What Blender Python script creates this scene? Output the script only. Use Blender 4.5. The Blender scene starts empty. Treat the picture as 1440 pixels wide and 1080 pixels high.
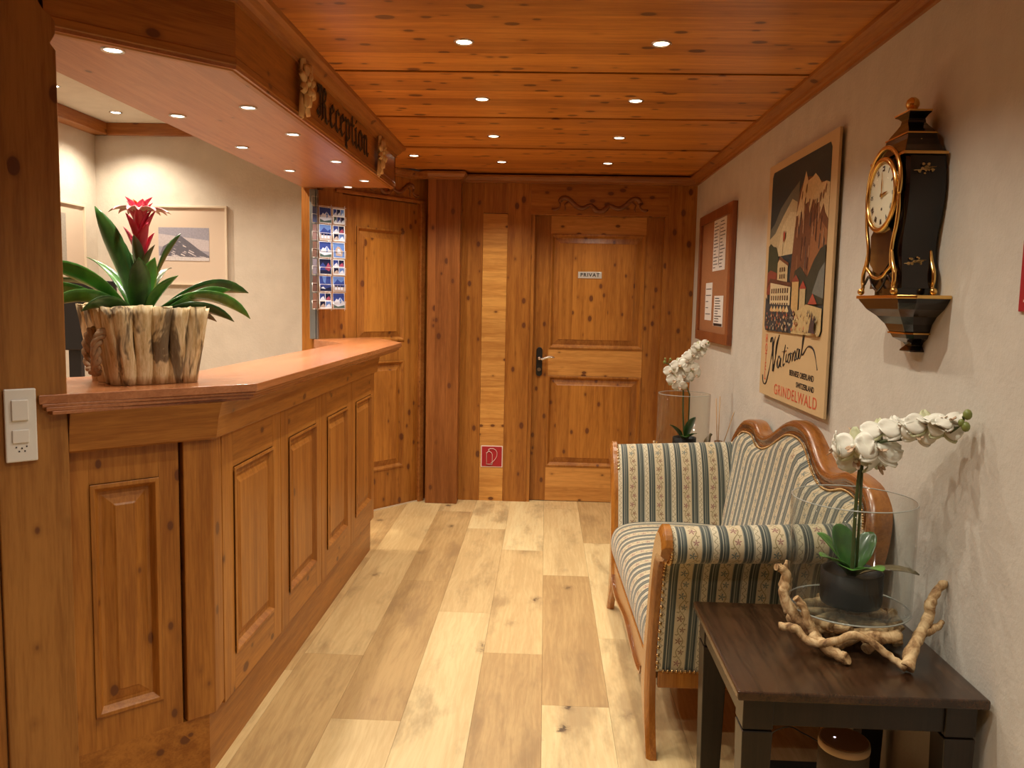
import bpy, bmesh, math, random
from mathutils import Vector, Matrix
random.seed(7)
PI = math.pi
C = bpy.context.scene.collection
S = bpy.context.scene

# ------------------------------------------------------------------ camera
cam_d = bpy.data.cameras.new('camera'); cam = bpy.data.objects.new('camera', cam_d); C.objects.link(cam)
cam_d.sensor_fit = 'HORIZONTAL'; cam_d.sensor_width = 36.0; cam_d.lens = 1165.0/1440*36
cam_d.clip_start = 0.02
def cam_axes(pit, yaw, roll):
    cy, sy = math.cos(yaw), math.sin(yaw)
    F = Vector((-sy*math.cos(pit), cy*math.cos(pit), -math.sin(pit)))
    R = Vector((cy, sy, 0)); U = R.cross(F)
    return math.cos(roll)*R+math.sin(roll)*U, math.cos(roll)*U-math.sin(roll)*R, F
_r, _u, _f = cam_axes(math.radians(5.709), math.radians(2.213), math.radians(1.193))
cam.matrix_world = Matrix(((_r.x, _u.x, -_f.x, 0), (_r.y, _u.y, -_f.y, 0), (_r.z, _u.z, -_f.z, 1.40), (0, 0, 0, 1)))
S.camera = cam

# ------------------------------------------------------------------ world, exposure
w = bpy.data.worlds.new('world'); S.world = w; w.use_nodes = True
w.node_tree.nodes['Background'].inputs[0].default_value = (1.0, .86, .7, 1)
w.node_tree.nodes['Background'].inputs[1].default_value = 0.1
vs = S.view_settings
vs.view_transform = 'Standard'; vs.look = 'None'; vs.gamma = 1; vs.use_curve_mapping = False
vs.exposure = 0.0
WARM = (1.0, .93, .77); LED = (1.0, .92, .83); LED_OFF = (1.0, .83, .63)
P_CEIL = 23.0; P_SOFF = 18.0; P_OFF = 46.0

# ------------------------------------------------------------------ node helper
class NT:
    def __init__(s, name):
        s.m = bpy.data.materials.new(name); s.m.use_nodes = True
        s.t = s.m.node_tree; s.b = s.t.nodes['Principled BSDF']
    def n(s, typ, **kw):
        nd = s.t.nodes.new(typ)
        for k, v in kw.items(): setattr(nd, k, v)
        return nd
    def set(s, sock, v):
        if isinstance(v, bpy.types.NodeSocket): s.t.links.new(v, sock)
        elif isinstance(v, (tuple, list)) and len(v) == 3 and sock.type == 'RGBA': sock.default_value = (*v, 1)
        else: sock.default_value = v
    def math(s, op, a, b=0.0, c=None, clamp=False):
        nd = s.n('ShaderNodeMath', operation=op); nd.use_clamp = clamp
        s.set(nd.inputs[0], a); s.set(nd.inputs[1], b)
        if c is not None: s.set(nd.inputs[2], c)
        return nd.outputs[0]
    def sep(s, v):
        nd = s.n('ShaderNodeSeparateXYZ'); s.set(nd.inputs[0], v); return nd.outputs
    def comb(s, x, y, z):
        nd = s.n('ShaderNodeCombineXYZ'); s.set(nd.inputs[0], x); s.set(nd.inputs[1], y); s.set(nd.inputs[2], z); return nd.outputs[0]
    def coord(s, k='Object'):
        return s.n('ShaderNodeTexCoord').outputs[k]
    def map(s, v, sc, loc=(0, 0, 0)):
        nd = s.n('ShaderNodeMapping'); s.set(nd.inputs['Vector'], v)
        nd.inputs['Scale'].default_value = sc; nd.inputs['Location'].default_value = loc; return nd.outputs[0]
    def noise(s, v, sc, det=4, rough=.55, dist=0):
        nd = s.n('ShaderNodeTexNoise'); s.set(nd.inputs['Vector'], v); nd.inputs['Scale'].default_value = sc
        nd.inputs['Detail'].default_value = det; nd.inputs['Roughness'].default_value = rough
        nd.inputs['Distortion'].default_value = dist; return nd.outputs['Fac']
    def wnoise(s, v, dim='3D'):
        nd = s.n('ShaderNodeTexWhiteNoise', noise_dimensions=dim)
        s.set(nd.inputs['W' if dim == '1D' else 'Vector'], v); return nd.outputs['Value']
    def voro(s, v, sc, out='Distance', rnd=1.0):
        nd = s.n('ShaderNodeTexVoronoi'); s.set(nd.inputs['Vector'], v); nd.inputs['Scale'].default_value = sc
        nd.inputs['Randomness'].default_value = rnd
        return nd.outputs[out] if out else nd
    def ramp(s, f, stops, interp='LINEAR'):
        nd = s.n('ShaderNodeValToRGB'); cr = nd.color_ramp; cr.interpolation = interp
        while len(cr.elements) < len(stops): cr.elements.new(0.5)
        for e, (p, c) in zip(cr.elements, stops):
            e.position = p; e.color = (*c, 1) if len(c) == 3 else c
        s.set(nd.inputs[0], f); return nd.outputs[0]
    def mix(s, f, a, b, mode='MIX'):
        nd = s.n('ShaderNodeMix', data_type='RGBA', blend_type=mode)
        s.set(nd.inputs[0], f); s.set(nd.inputs[6], a); s.set(nd.inputs[7], b); return nd.outputs[2]
    def sstep(s, v, a, b):
        nd = s.n('ShaderNodeMapRange', interpolation_type='SMOOTHSTEP'); s.set(nd.inputs[0], v)
        nd.inputs[1].default_value = a; nd.inputs[2].default_value = b; return nd.outputs[0]
    def bump(s, h, st=.2, d=.002):
        nd = s.n('ShaderNodeBump'); s.set(nd.inputs['Height'], h)
        nd.inputs['Strength'].default_value = st; nd.inputs['Distance'].default_value = d
        s.t.links.new(nd.outputs[0], s.b.inputs['Normal'])
    def out(s, col=None, rough=None, metal=None, spec=None, coat=None, coatr=.1):
        if col is not None: s.set(s.b.inputs['Base Color'], col)
        if rough is not None: s.set(s.b.inputs['Roughness'], rough)
        if metal is not None: s.b.inputs['Metallic'].default_value = metal
        if spec is not None: s.b.inputs['Specular IOR Level'].default_value = spec
        if coat is not None: s.b.inputs['Coat Weight'].default_value = coat; s.b.inputs['Coat Roughness'].default_value = coatr
        return s.m

def plain(name, col, rough=.6, metal=0, spec=.5, coat=None, vary=.12, nsc=9):
    t = NT(name); v = t.noise(t.coord(), nsc, 4)
    f = t.math('MULTIPLY_ADD', v, vary*2, 1-vary)
    return t.out(t.mix(1.0, col, t.comb(f, f, f), 'MULTIPLY'), rough, metal, spec, coat)

def wood(name, light, dark, ax='Z', stave=None, knots=1.0, rough=.42, vary=.16, coat=.09, ksc=16.0, kr=.15, seed=0, kcol=(.11, .030, .010), gr=1.0):
    """solid pine: grain runs along ax; stave=(axis, width) changes tone from board to board"""
    t = NT(name); co = t.coord()
    if ax == 'D':
        nd = t.n('ShaderNodeVectorRotate', rotation_type='Z_AXIS'); t.set(nd.inputs['Vector'], co); nd.inputs['Angle'].default_value = math.radians(45); co = nd.outputs[0]; ax = 'Y'
    al = {'X': 0, 'Y': 1, 'Z': 2}[ax]
    sc = [1.0, 1.0, 1.0]; sc[al] = .06
    shift = co
    if stave:
        q = t.math('FLOOR', t.math('DIVIDE', t.sep(co)[{'X': 0, 'Y': 1, 'Z': 2}[stave[0]]], stave[1]))
        rv = t.wnoise(t.math('ADD', q, seed+.37), '1D')
        off = t.math('MULTIPLY', rv, 7.3)
        nd = t.n('ShaderNodeVectorMath', operation='ADD'); t.set(nd.inputs[0], co); t.set(nd.inputs[1], t.comb(off, off, off)); shift = nd.outputs[0]
    warp = t.noise(t.map(shift, tuple(.35*s if s < 1 else 1.2 for s in sc)), 3.0, 2)
    wv = t.math('MULTIPLY', warp, .09)
    nd = t.n('ShaderNodeVectorMath', operation='ADD'); t.set(nd.inputs[0], shift); t.set(nd.inputs[1], t.comb(wv, wv, wv)); sh2 = nd.outputs[0]
    g1 = t.noise(t.map(sh2, tuple(sc)), 38*gr, 5, .6)
    g2 = t.noise(t.map(sh2, tuple(sc)), 190*gr, 3, .6)
    g3 = t.noise(t.map(sh2, tuple(s*.4 if s < 1 else s for s in sc)), 7, 3, .5)
    f = t.math('ADD', t.math('MULTIPLY', g1, .55), t.math('ADD', t.math('MULTIPLY', g2, .38), t.math('MULTIPLY', g3, .42)))
    f = t.sstep(f, .50, .84)
    col = t.mix(f, light, dark)
    ks = [1.0, 1.0, 1.0]; ks[al] = .62
    kc = t.map(shift, tuple(ks), (seed*1.7+.2, seed*.9+.1, .4))
    vo = t.voro(kc, ksc, None)
    kd = vo.outputs['Distance']; kid = t.sep(vo.outputs['Color'])[0]
    rr = t.math('MULTIPLY', t.math('GREATER_THAN', kid, 1-.60*knots), t.math('MULTIPLY_ADD', t.sep(vo.outputs['Color'])[1], kr, kr*.55))
    kn = t.math('SUBTRACT', 1.0, t.sstep(t.math('SUBTRACT', kd, rr), -.035, .03))
    kn = t.math('MULTIPLY', kn, t.math('GREATER_THAN', rr, .01))
    halo = t.math('MULTIPLY', t.math('SUBTRACT', 1.0, t.sstep(t.math('SUBTRACT', kd, rr), 0, .16)), t.math('MULTIPLY', t.math('GREATER_THAN', rr, .01), .38))
    col = t.mix(halo, col, tuple(c*.75 for c in dark))
    col = t.mix(t.math('MULTIPLY', kn, .88), col, kcol)
    if stave:
        tone = t.math('MULTIPLY_ADD', rv, vary*2, 1-vary)
        col = t.mix(1.0, col, t.comb(tone, t.math('MULTIPLY_ADD', rv, vary*2.3, 1-vary*1.15), tone), 'MULTIPLY')
    t.bump(f, .12, .001)
    return t.out(col, rough, 0, .45, coat, .25)

PL, PD = (.43, .168, .027), (.25, .080, .009)
M = {}
M['pine_v'] = wood('pine_vertical', PL, PD, 'Z', None)
M['pine_vs'] = wood('pine_vertical_staves', PL, PD, 'Z', ('X', .083), vary=.20, knots=.9)
M['pine_corner'] = wood('pine_corner_post', (.33, .115, .026), (.20, .062, .010), 'Z', ('X', .083), vary=.15, knots=.9, seed=30)
M['pine_d'] = wood('pine_diagonal', PL, PD, 'D', None, seed=3, knots=.6)
M['pine_vy'] = wood('pine_vertical_staves_side', PL, PD, 'Z', ('Y', .083), vary=.10, knots=.7)
M['pine_x'] = wood('pine_crosswise', PL, PD, 'X', None, seed=2)
M['pine_y'] = wood('pine_lengthwise', PL, PD, 'Y', None, seed=3, knots=.6)
M['pine_gold'] = wood('pine_golden_crosswise', (.70, .35, .085), (.46, .19, .038), 'X', ('Z', .16), vary=.12, seed=4, knots=1.3)
M['pine_goldrail'] = wood('pine_golden_rail', (.66, .31, .075), (.44, .18, .036), 'X', None, seed=5)
M['pine_ceiling'] = wood('pine_ceiling_boards', (.70, .285, .050), (.44, .145, .020), 'X', ('Y', .1278), vary=.20, seed=6, knots=1.3, ksc=13, kr=.16, rough=.36, coat=.25)
M['pine_trim'] = wood('pine_trim', (.42, .165, .035), (.26, .08, .014), 'Y', None, seed=7, knots=.3)
M['pine_trimx'] = wood('pine_trim_crosswise', (.40, .155, .034), (.25, .08, .014), 'X', None, seed=8, knots=.3)
M['pine_carved'] = wood('pine_carved_brown', (.27, .10, .030), (.17, .055, .015), 'X', None, seed=9, knots=0)
M['pine_soffit'] = wood('pine_soffit', (.46, .19, .072), (.33, .115, .038), 'Y', None, seed=10, knots=.15, rough=.34)
M['pine_top'] = wood('pine_worktop', (.45, .175, .068), (.31, .105, .034), 'Y', ('X', .09), vary=.06, seed=11, knots=.15, rough=.27, coat=.5)
M['oak_post'] = wood('pine_post', (.38, .165, .036), (.24, .09, .016), 'Z', None, seed=12, knots=.6, rough=.36)
M['walnut'] = wood('sofa_frame_wood', (.42, .165, .026), (.25, .08, .010), 'Z', None, seed=13, knots=0, rough=.22, coat=.7)
M['walnut_dark'] = wood('sofa_crest_wood', (.27, .098, .024), (.12, .036, .009), 'Y', None, seed=14, knots=0, rough=.2, coat=.8)
M['espresso'] = wood('dark_stained_wood', (.066, .030, .013), (.016, .007, .003), 'Y', ('X', .075), vary=.25, seed=15, knots=0, rough=.24, coat=.35)
M['walnut_mid'] = wood('sofa_crest_edge', (.33, .125, .024), (.19, .06, .010), 'Y', None, seed=14, knots=0, rough=.28, coat=.5)
M['espresso_leg'] = wood('dark_stained_legs', (.020, .011, .006), (.008, .005, .003), 'Z', None, seed=17, knots=0, rough=.4, coat=.2)
M['board_frame'] = wood('notice_frame_wood', (.30, .10, .035), (.19, .055, .018), 'Z', None, seed=16, knots=.2)

def wall_mat():
    t = NT('white_rough_plaster'); c = t.coord()
    n1 = t.noise(c, 60, 6, .65); n2 = t.noise(c, 9, 4)
    col = t.ramp(n2, [(.3, (.58, .54, .475)), (.7, (.64, .60, .53))])
    t.bump(t.math('ADD', n1, t.math('MULTIPLY', n2, .8)), .5, .004)
    return t.out(col, .85, 0, .2)
M['plaster'] = wall_mat()

def floor_mat():
    t = NT('oak_planks'); c = t.coord()
    at = t.n('ShaderNodeAttribute', attribute_name='tone').outputs['Color']
    tone, rnd, _ = t.sep(at)[0], t.sep(at)[1], 0
    off = t.math('MULTIPLY', rnd, 31.0)
    nd = t.n('ShaderNodeVectorMath', operation='ADD'); t.set(nd.inputs[0], c); t.set(nd.inputs[1], t.comb(off, off, off)); cc = nd.outputs[0]
    wv = t.math('MULTIPLY', t.noise(t.map(cc, (1, .25, 1)), 5, 2), .12)
    nd = t.n('ShaderNodeVectorMath', operation='ADD'); t.set(nd.inputs[0], cc); t.set(nd.inputs[1], t.comb(wv, wv, 0)); cw = nd.outputs[0]
    g1 = t.noise(t.map(cw, (1, .07, 1)), 45, 6, .65)
    g2 = t.noise(t.map(cw, (1, .05, 1)), 220, 3, .6)
    g3 = t.noise(t.map(cw, (1, .22, 1)), 7, 4, .6)
    wave = t.n('ShaderNodeTexWave', wave_type='BANDS', bands_direction='X', wave_profile='SIN')
    t.set(wave.inputs['Vector'], t.map(cc, (1, .16, 1))); wave.inputs['Scale'].default_value = 14; wave.inputs['Distortion'].default_value = 9
    wave.inputs['Detail'].default_value = 3; wave.inputs['Detail Scale'].default_value = 1.2
    f = t.math('ADD', t.math('MULTIPLY', g1, .45), t.math('ADD', t.math('MULTIPLY', g2, .25), t.math('ADD', t.math('MULTIPLY', g3, .55), t.math('MULTIPLY', wave.outputs['Fac'], .05))))
    f = t.sstep(f, .46, .80)
    lightc = t.ramp(tone, [(0, (.47, .30, .125)), (.5, (.66, .46, .215)), (1, (.77, .62, .33))])
    darkc = t.ramp(tone, [(0, (.33, .19, .072)), (.5, (.50, .325, .14)), (1, (.68, .49, .235))])
    col = t.mix(f, lightc, darkc)
    # smoky streaks and knots
    st = t.sstep(t.noise(t.map(cc, (1, .3, 1)), 5.5, 5, .65), .50, .68)
    col = t.mix(t.math('MULTIPLY', st, .55), col, (.27, .165, .075))
    wk = t.math('MULTIPLY', t.noise(cc, 22, 5, .7), .11)
    nd = t.n('ShaderNodeVectorMath', operation='ADD'); t.set(nd.inputs[0], cc); t.set(nd.inputs[1], t.comb(wk, wk, 0))
    vo = t.voro(t.map(t.comb(t.sep(nd.outputs[0])[0], t.sep(nd.outputs[0])[1], 0.0), (1, .6, 1)), 6.5, None); kd = vo.outputs['Distance']; kid = t.sep(vo.outputs['Color'])[0]
    on = t.math('GREATER_THAN', kid, .45)
    halo = t.math('MULTIPLY', t.math('SUBTRACT', 1.0, t.sstep(kd, .02, .26)), on)
    kn = t.math('MULTIPLY', t.math('SUBTRACT', 1.0, t.sstep(kd, .04, .11)), on)
    col = t.mix(t.math('MULTIPLY', halo, .50), col, (.20, .12, .055))
    col = t.mix(t.math('MULTIPLY', kn, .85), col, (.075, .040, .020))
    t.bump(f, .15, .001)
    return t.out(col, t.math('MULTIPLY_ADD', f, .15, .36), 0, .4)
M['floor'] = floor_mat()

def paint_mat(name='printed_paint', rough=.5, nz=.12):
    t = NT(name); at = t.n('ShaderNodeAttribute', attribute_name='col').outputs['Color']
    v = t.math('MULTIPLY_ADD', t.noise(t.coord(), 90, 5, .7), nz*4, 1-nz*2)
    return t.out(t.mix(1.0, at, t.comb(v, v, v), 'MULTIPLY'), rough, 0, .3)
M['paint'] = paint_mat(nz=.20)
M['print'] = paint_mat('printed_card', .25, .03)

def fabric_mat():
    t = NT('striped_damask'); uv = t.coord('UV'); s_ = t.sep(uv); u, v = s_[0], s_[1]
    P = .120
    a = t.math('FRACT', t.math('DIVIDE', u, P))
    cream = (.53, .435, .275); cream2 = (.56, .49, .34); g1 = (.085, .098, .078); g2 = (.20, .20, .155); wl = (.40, .37, .28); gd = (.040, .050, .044)
    stops = [(0, cream), (.34, g2), (.365, gd), (.41, g1), (.44, wl), (.455, g1), (.50, g2), (.515, gd), (.56, g1), (.575, wl), (.59, g2), (.61, cream2), (.765, g2), (.78, gd), (.83, g1), (.845, wl), (.86, gd), (.90, g2), (.915, g1), (.95, gd), (.985, g2)]
    base = t.ramp(a, stops, 'CONSTANT')
    # floral sprigs in the wide cream band
    vv = t.math('FRACT', t.math('DIVIDE', v, .078))
    ax = t.math('MULTIPLY', t.math('SUBTRACT', a, .17), P)          # metres from band centre
    def flower(cy, cx, r0, r1, k, ph):
        dy = t.math('MULTIPLY', t.math('SUBTRACT', vv, cy), .078); dx = t.math('SUBTRACT', ax, cx)
        r = t.math('SQRT', t.math('ADD', t.math('MULTIPLY', dx, dx), t.math('MULTIPLY', dy, dy)))
        th = t.math('ARCTAN2', dy, dx)
        lim = t.math('MULTIPLY_ADD', t.math('COSINE', t.math('MULTIPLY_ADD', th, k, ph)), r1, r0)
        return t.math('LESS_THAN', r, lim)
    fl = t.math('MAXIMUM', flower(.25, -.004, .0068, .0055, 5, .4), flower(.74, .005, .0058, .0046, 5, 1.3))
    lf = t.math('MAXIMUM', flower(.50, .011, .0036, .0030, 3, 1.0), flower(.97, -.011, .0036, .0028, 3, 2.2))
    vine = t.math('LESS_THAN', t.math('ABSOLUTE', t.math('SUBTRACT', ax, t.math('MULTIPLY', t.math('SINE', t.math('MULTIPLY', v, 2*PI/.078)), .0095))), .0016)
    vine2 = t.math('LESS_THAN', t.math('ABSOLUTE', t.math('ADD', ax, t.math('MULTIPLY', t.math('SINE', t.math('MULTIPLY', v, 4*PI/.078)), .007))), .0008)
    inw = t.math('MULTIPLY', t.math('GREATER_THAN', a, .02), t.math('LESS_THAN', a, .325))
    pick = t.wnoise(t.math('FLOOR', t.math('DIVIDE', v, .078)), '1D')
    fcol = t.ramp(pick, [(0, (.20, .10, .055)), (.45, (.13, .16, .14)), (.75, (.26, .12, .10))], 'CONSTANT')
    col = t.mix(t.math('MULTIPLY', inw, t.math('MAXIMUM', vine, vine2)), base, (.26, .20, .095))
    col = t.mix(t.math('MULTIPLY', inw, fl), col, fcol)
    col = t.mix(t.math('MULTIPLY', inw, lf), col, (.24, .19, .09))
    # small vine in the narrow band
    ax2 = t.math('MULTIPLY', t.math('SUBTRACT', a, .688), P)
    inn = t.math('MULTIPLY', t.math('GREATER_THAN', a, .62), t.math('LESS_THAN', a, .755))
    v2 = t.math('LESS_THAN', t.math('ABSOLUTE', t.math('SUBTRACT', ax2, t.math('MULTIPLY', t.math('SINE', t.math('MULTIPLY', v, 2*PI/.022)), .0045))), .0012)
    cream_sp = t.math('LESS_THAN', t.voro(t.comb(t.math('ADD', u, .5), v, 0.0), 210, 'Distance'), .26)
    col = t.mix(t.math('MULTIPLY', t.math('MULTIPLY', inw, cream_sp), .45), col, (.30, .23, .12))
    sp = t.math('LESS_THAN', t.voro(t.comb(t.math('MULTIPLY', u, 1.0), v, 0.0), 130, 'Distance'), .22)
    col = t.mix(t.math('MULTIPLY', inn, t.math('MAXIMUM', v2, sp)), col, (.22, .19, .12))
    weave = t.noise(t.comb(t.math('MULTIPLY', u, 3.0), v, 0.0), 420, 2)
    wf = t.math('MULTIPLY_ADD', weave, .5, .75)
    col = t.mix(1.0, col, t.comb(wf, wf, wf), 'MULTIPLY')
    t.bump(weave, .25, .001)
    t.b.inputs['Sheen Weight'].default_value = .25
    return t.out(col, .62, 0, .35)
M['fabric'] = fabric_mat()

def emis(name, col, st):
    t = NT(name); t.b.inputs['Emission Color'].default_value = (*col, 1); t.b.inputs['Emission Strength'].default_value = st
    return t.out((.9, .9, .9), .4)
M['lens_warm'] = emis('warm_lamp_lens', (1, .86, .62), 9); M['lens_led'] = emis('led_lamp_lens', (1, .88, .76), 12)
def glass(name, rough=0.0, ior=1.45, col=(.97, .985, .98)):
    t = NT(name); tr = t.n('ShaderNodeBsdfTransparent'); gl = t.n('ShaderNodeBsdfGlossy'); fr = t.n('ShaderNodeLayerWeight'); mx = t.n('ShaderNodeMixShader')
    tr.inputs[0].default_value = (*col, 1); gl.inputs['Roughness'].default_value = .02; fr.inputs[0].default_value = .5
    t.set(mx.inputs[0], t.math('MULTIPLY_ADD', t.math('POWER', fr.outputs['Facing'], 4.0), .60, .018)); t.t.links.new(tr.outputs[0], mx.inputs[1]); t.t.links.new(gl.outputs[0], mx.inputs[2])
    t.t.links.new(mx.outputs[0], t.t.nodes['Material Output'].inputs['Surface'])
    return t.m
M['glass'] = glass('clear_glass')
M['glass_glint'] = plain('glass_edge_glint', (.42, .45, .42), .06, 0, .8, 1.0, vary=.02)  # pale colour stands in for the light line along the glass edge
M['brass'] = plain('polished_brass', (.78, .50, .16), .22, 1.0, vary=.08)
M['gold_paint'] = plain('gold_paint', (.42, .27, .10), .45, .6, vary=.4, nsc=120)
M['steel'] = plain('brushed_steel', (.62, .62, .60), .3, 1.0, vary=.06)
M['chrome'] = plain('nickel', (.75, .73, .70), .2, 1.0, vary=.05)
M['zinc'] = plain('grey_metal_track', (.30, .33, .33), .4, .8)
M['wire'] = plain('pale_wire', (.72, .68, .64), .35, .6)
M['blackmetal'] = plain('black_iron', (.02, .017, .015), .4, .3)
M['lacquer'] = plain('black_lacquer', (.006, .0035, .003), .14, 0, .4, .35, vary=.3)
M['white_plastic'] = plain('white_plastic', (.78, .76, .72), .35, vary=.02)
M['black_plastic'] = plain('black_plastic', (.012, .012, .014), .4)
M['black_pot'] = plain('black_planter', (.007, .006, .006), .5, 0, .25)
M['dial'] = plain('cream_dial', (.72, .66, .50), .4, vary=.04)
M['ink'] = plain('black_ink', (.015, .012, .012), .5)
M['inkred'] = plain('red_ink', (.62, .10, .045), .5)
M['paper'] = plain('white_paper', (.80, .77, .73), .6, vary=.03)
M['cork'] = plain('cork', (.36, .15, .055), .8, vary=.35, nsc=150)
M['signred'] = plain('red_sign', (.36, .012, .022), .4, vary=.04)
M['signwhite'] = plain('white_sign_line', (.80, .66, .60), .4, vary=.03)
M['carve'] = wood('carved_pale_wood', (.72, .50, .23), (.54, .33, .13), 'Z', None, seed=20, knots=0, rough=.5)
M['nail'] = plain('brass_nail', (.50, .32, .14), .3, .9)
M['frame_white'] = plain('cream_picture_frame', (.70, .62, .50), .4, vary=.04)
M['mat_board'] = plain('picture_mat', (.60, .50, .41), .7, vary=.03)
M['rope'] = plain('jute_rope', (.34, .21, .11), .9, vary=.4, nsc=80)
M['amber'] = plain('amber_jar', (.20, .085, .035), .2, 0, .5, .5)
M['reed'] = plain('reed', (.55, .33, .15), .7)
M['cloth_grey'] = plain('speaker_cloth', (.20, .165, .125), .9, vary=.3, nsc=260)
M['bamboo'] = plain('bamboo_lid', (.46, .235, .10), .45, vary=.1)
M['bamboo_rim'] = plain('pale_bamboo_rim', (.70, .50, .30), .45, vary=.05)

def log_mat():
    t = NT('weathered_log'); c = t.coord()
    n1 = t.noise(t.map(c, (1, 1, .16)), 34, 6, .7); n2 = t.noise(t.map(c, (1, 1, .3)), 13, 4, .65, .6); n3 = t.noise(t.map(c, (1, 1, .1)), 120, 3)
    col = t.ramp(t.math('ADD', t.math('MULTIPLY', n1, .7), t.math('MULTIPLY', n3, .3)), [(.33, (.26, .15, .065)), (.44, (.58, .41, .20)), (.58, (.80, .65, .41))])
    col = t.mix(t.math('MULTIPLY', t.sstep(n2, .54, .62), .85), col, (.10, .062, .035))
    t.bump(t.math('ADD', n1, n2), .7, .006)
    return t.out(col, .75, 0, .25)
M['log'] = log_mat()
def drift_mat():
    t = NT('driftwood'); c = t.coord(); n = t.noise(c, 26, 6, .65, .8)
    col = t.ramp(n, [(.36, (.15, .075, .030)), (.48, (.42, .26, .12)), (.62, (.70, .52, .29))]); t.bump(n, .5, .004)
    return t.out(col, .7, 0, .3)
M['drift'] = drift_mat()
def leaf_mat(name, a, b, rough=.28):
    t = NT(name); n = t.noise(t.map(t.coord(), (1, 1, .5)), 16, 4)
    t.b.inputs['Subsurface Weight'].default_value = .0
    return t.out(t.mix(t.sstep(n, .38, .62), a, b), rough, 0, .5, .25)
M['leaf_dark'] = leaf_mat('dark_leaf', (.022, .075, .018), (.05, .15, .028))
M['leaf_bright'] = leaf_mat('bright_leaf', (.045, .17, .025), (.10, .30, .04))
M['leaf_brown'] = leaf_mat('bronze_leaf', (.07, .06, .025), (.16, .12, .05))
M['bract'] = leaf_mat('crimson_bract', (.62, .018, .075), (.85, .07, .14), .35)
M['bract_pale'] = leaf_mat('pink_bract_tip', (.85, .36, .36), (.90, .66, .60), .35)
M['bract_orange'] = leaf_mat('orange_bract', (.80, .20, .05), (.80, .34, .10), .35)
M['petal'] = plain('white_petal', (.80, .78, .68), .5, vary=.05)
M['petal_green'] = plain('green_white_sepal', (.55, .56, .34), .5, vary=.12)
M['lip'] = plain('speckled_lip', (.50, .34, .22), .5, vary=.6, nsc=300)
M['stem'] = plain('orchid_stem', (.065, .085, .025), .5, vary=.4)
M['bud'] = plain('green_bud', (.20, .24, .06), .4)

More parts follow.
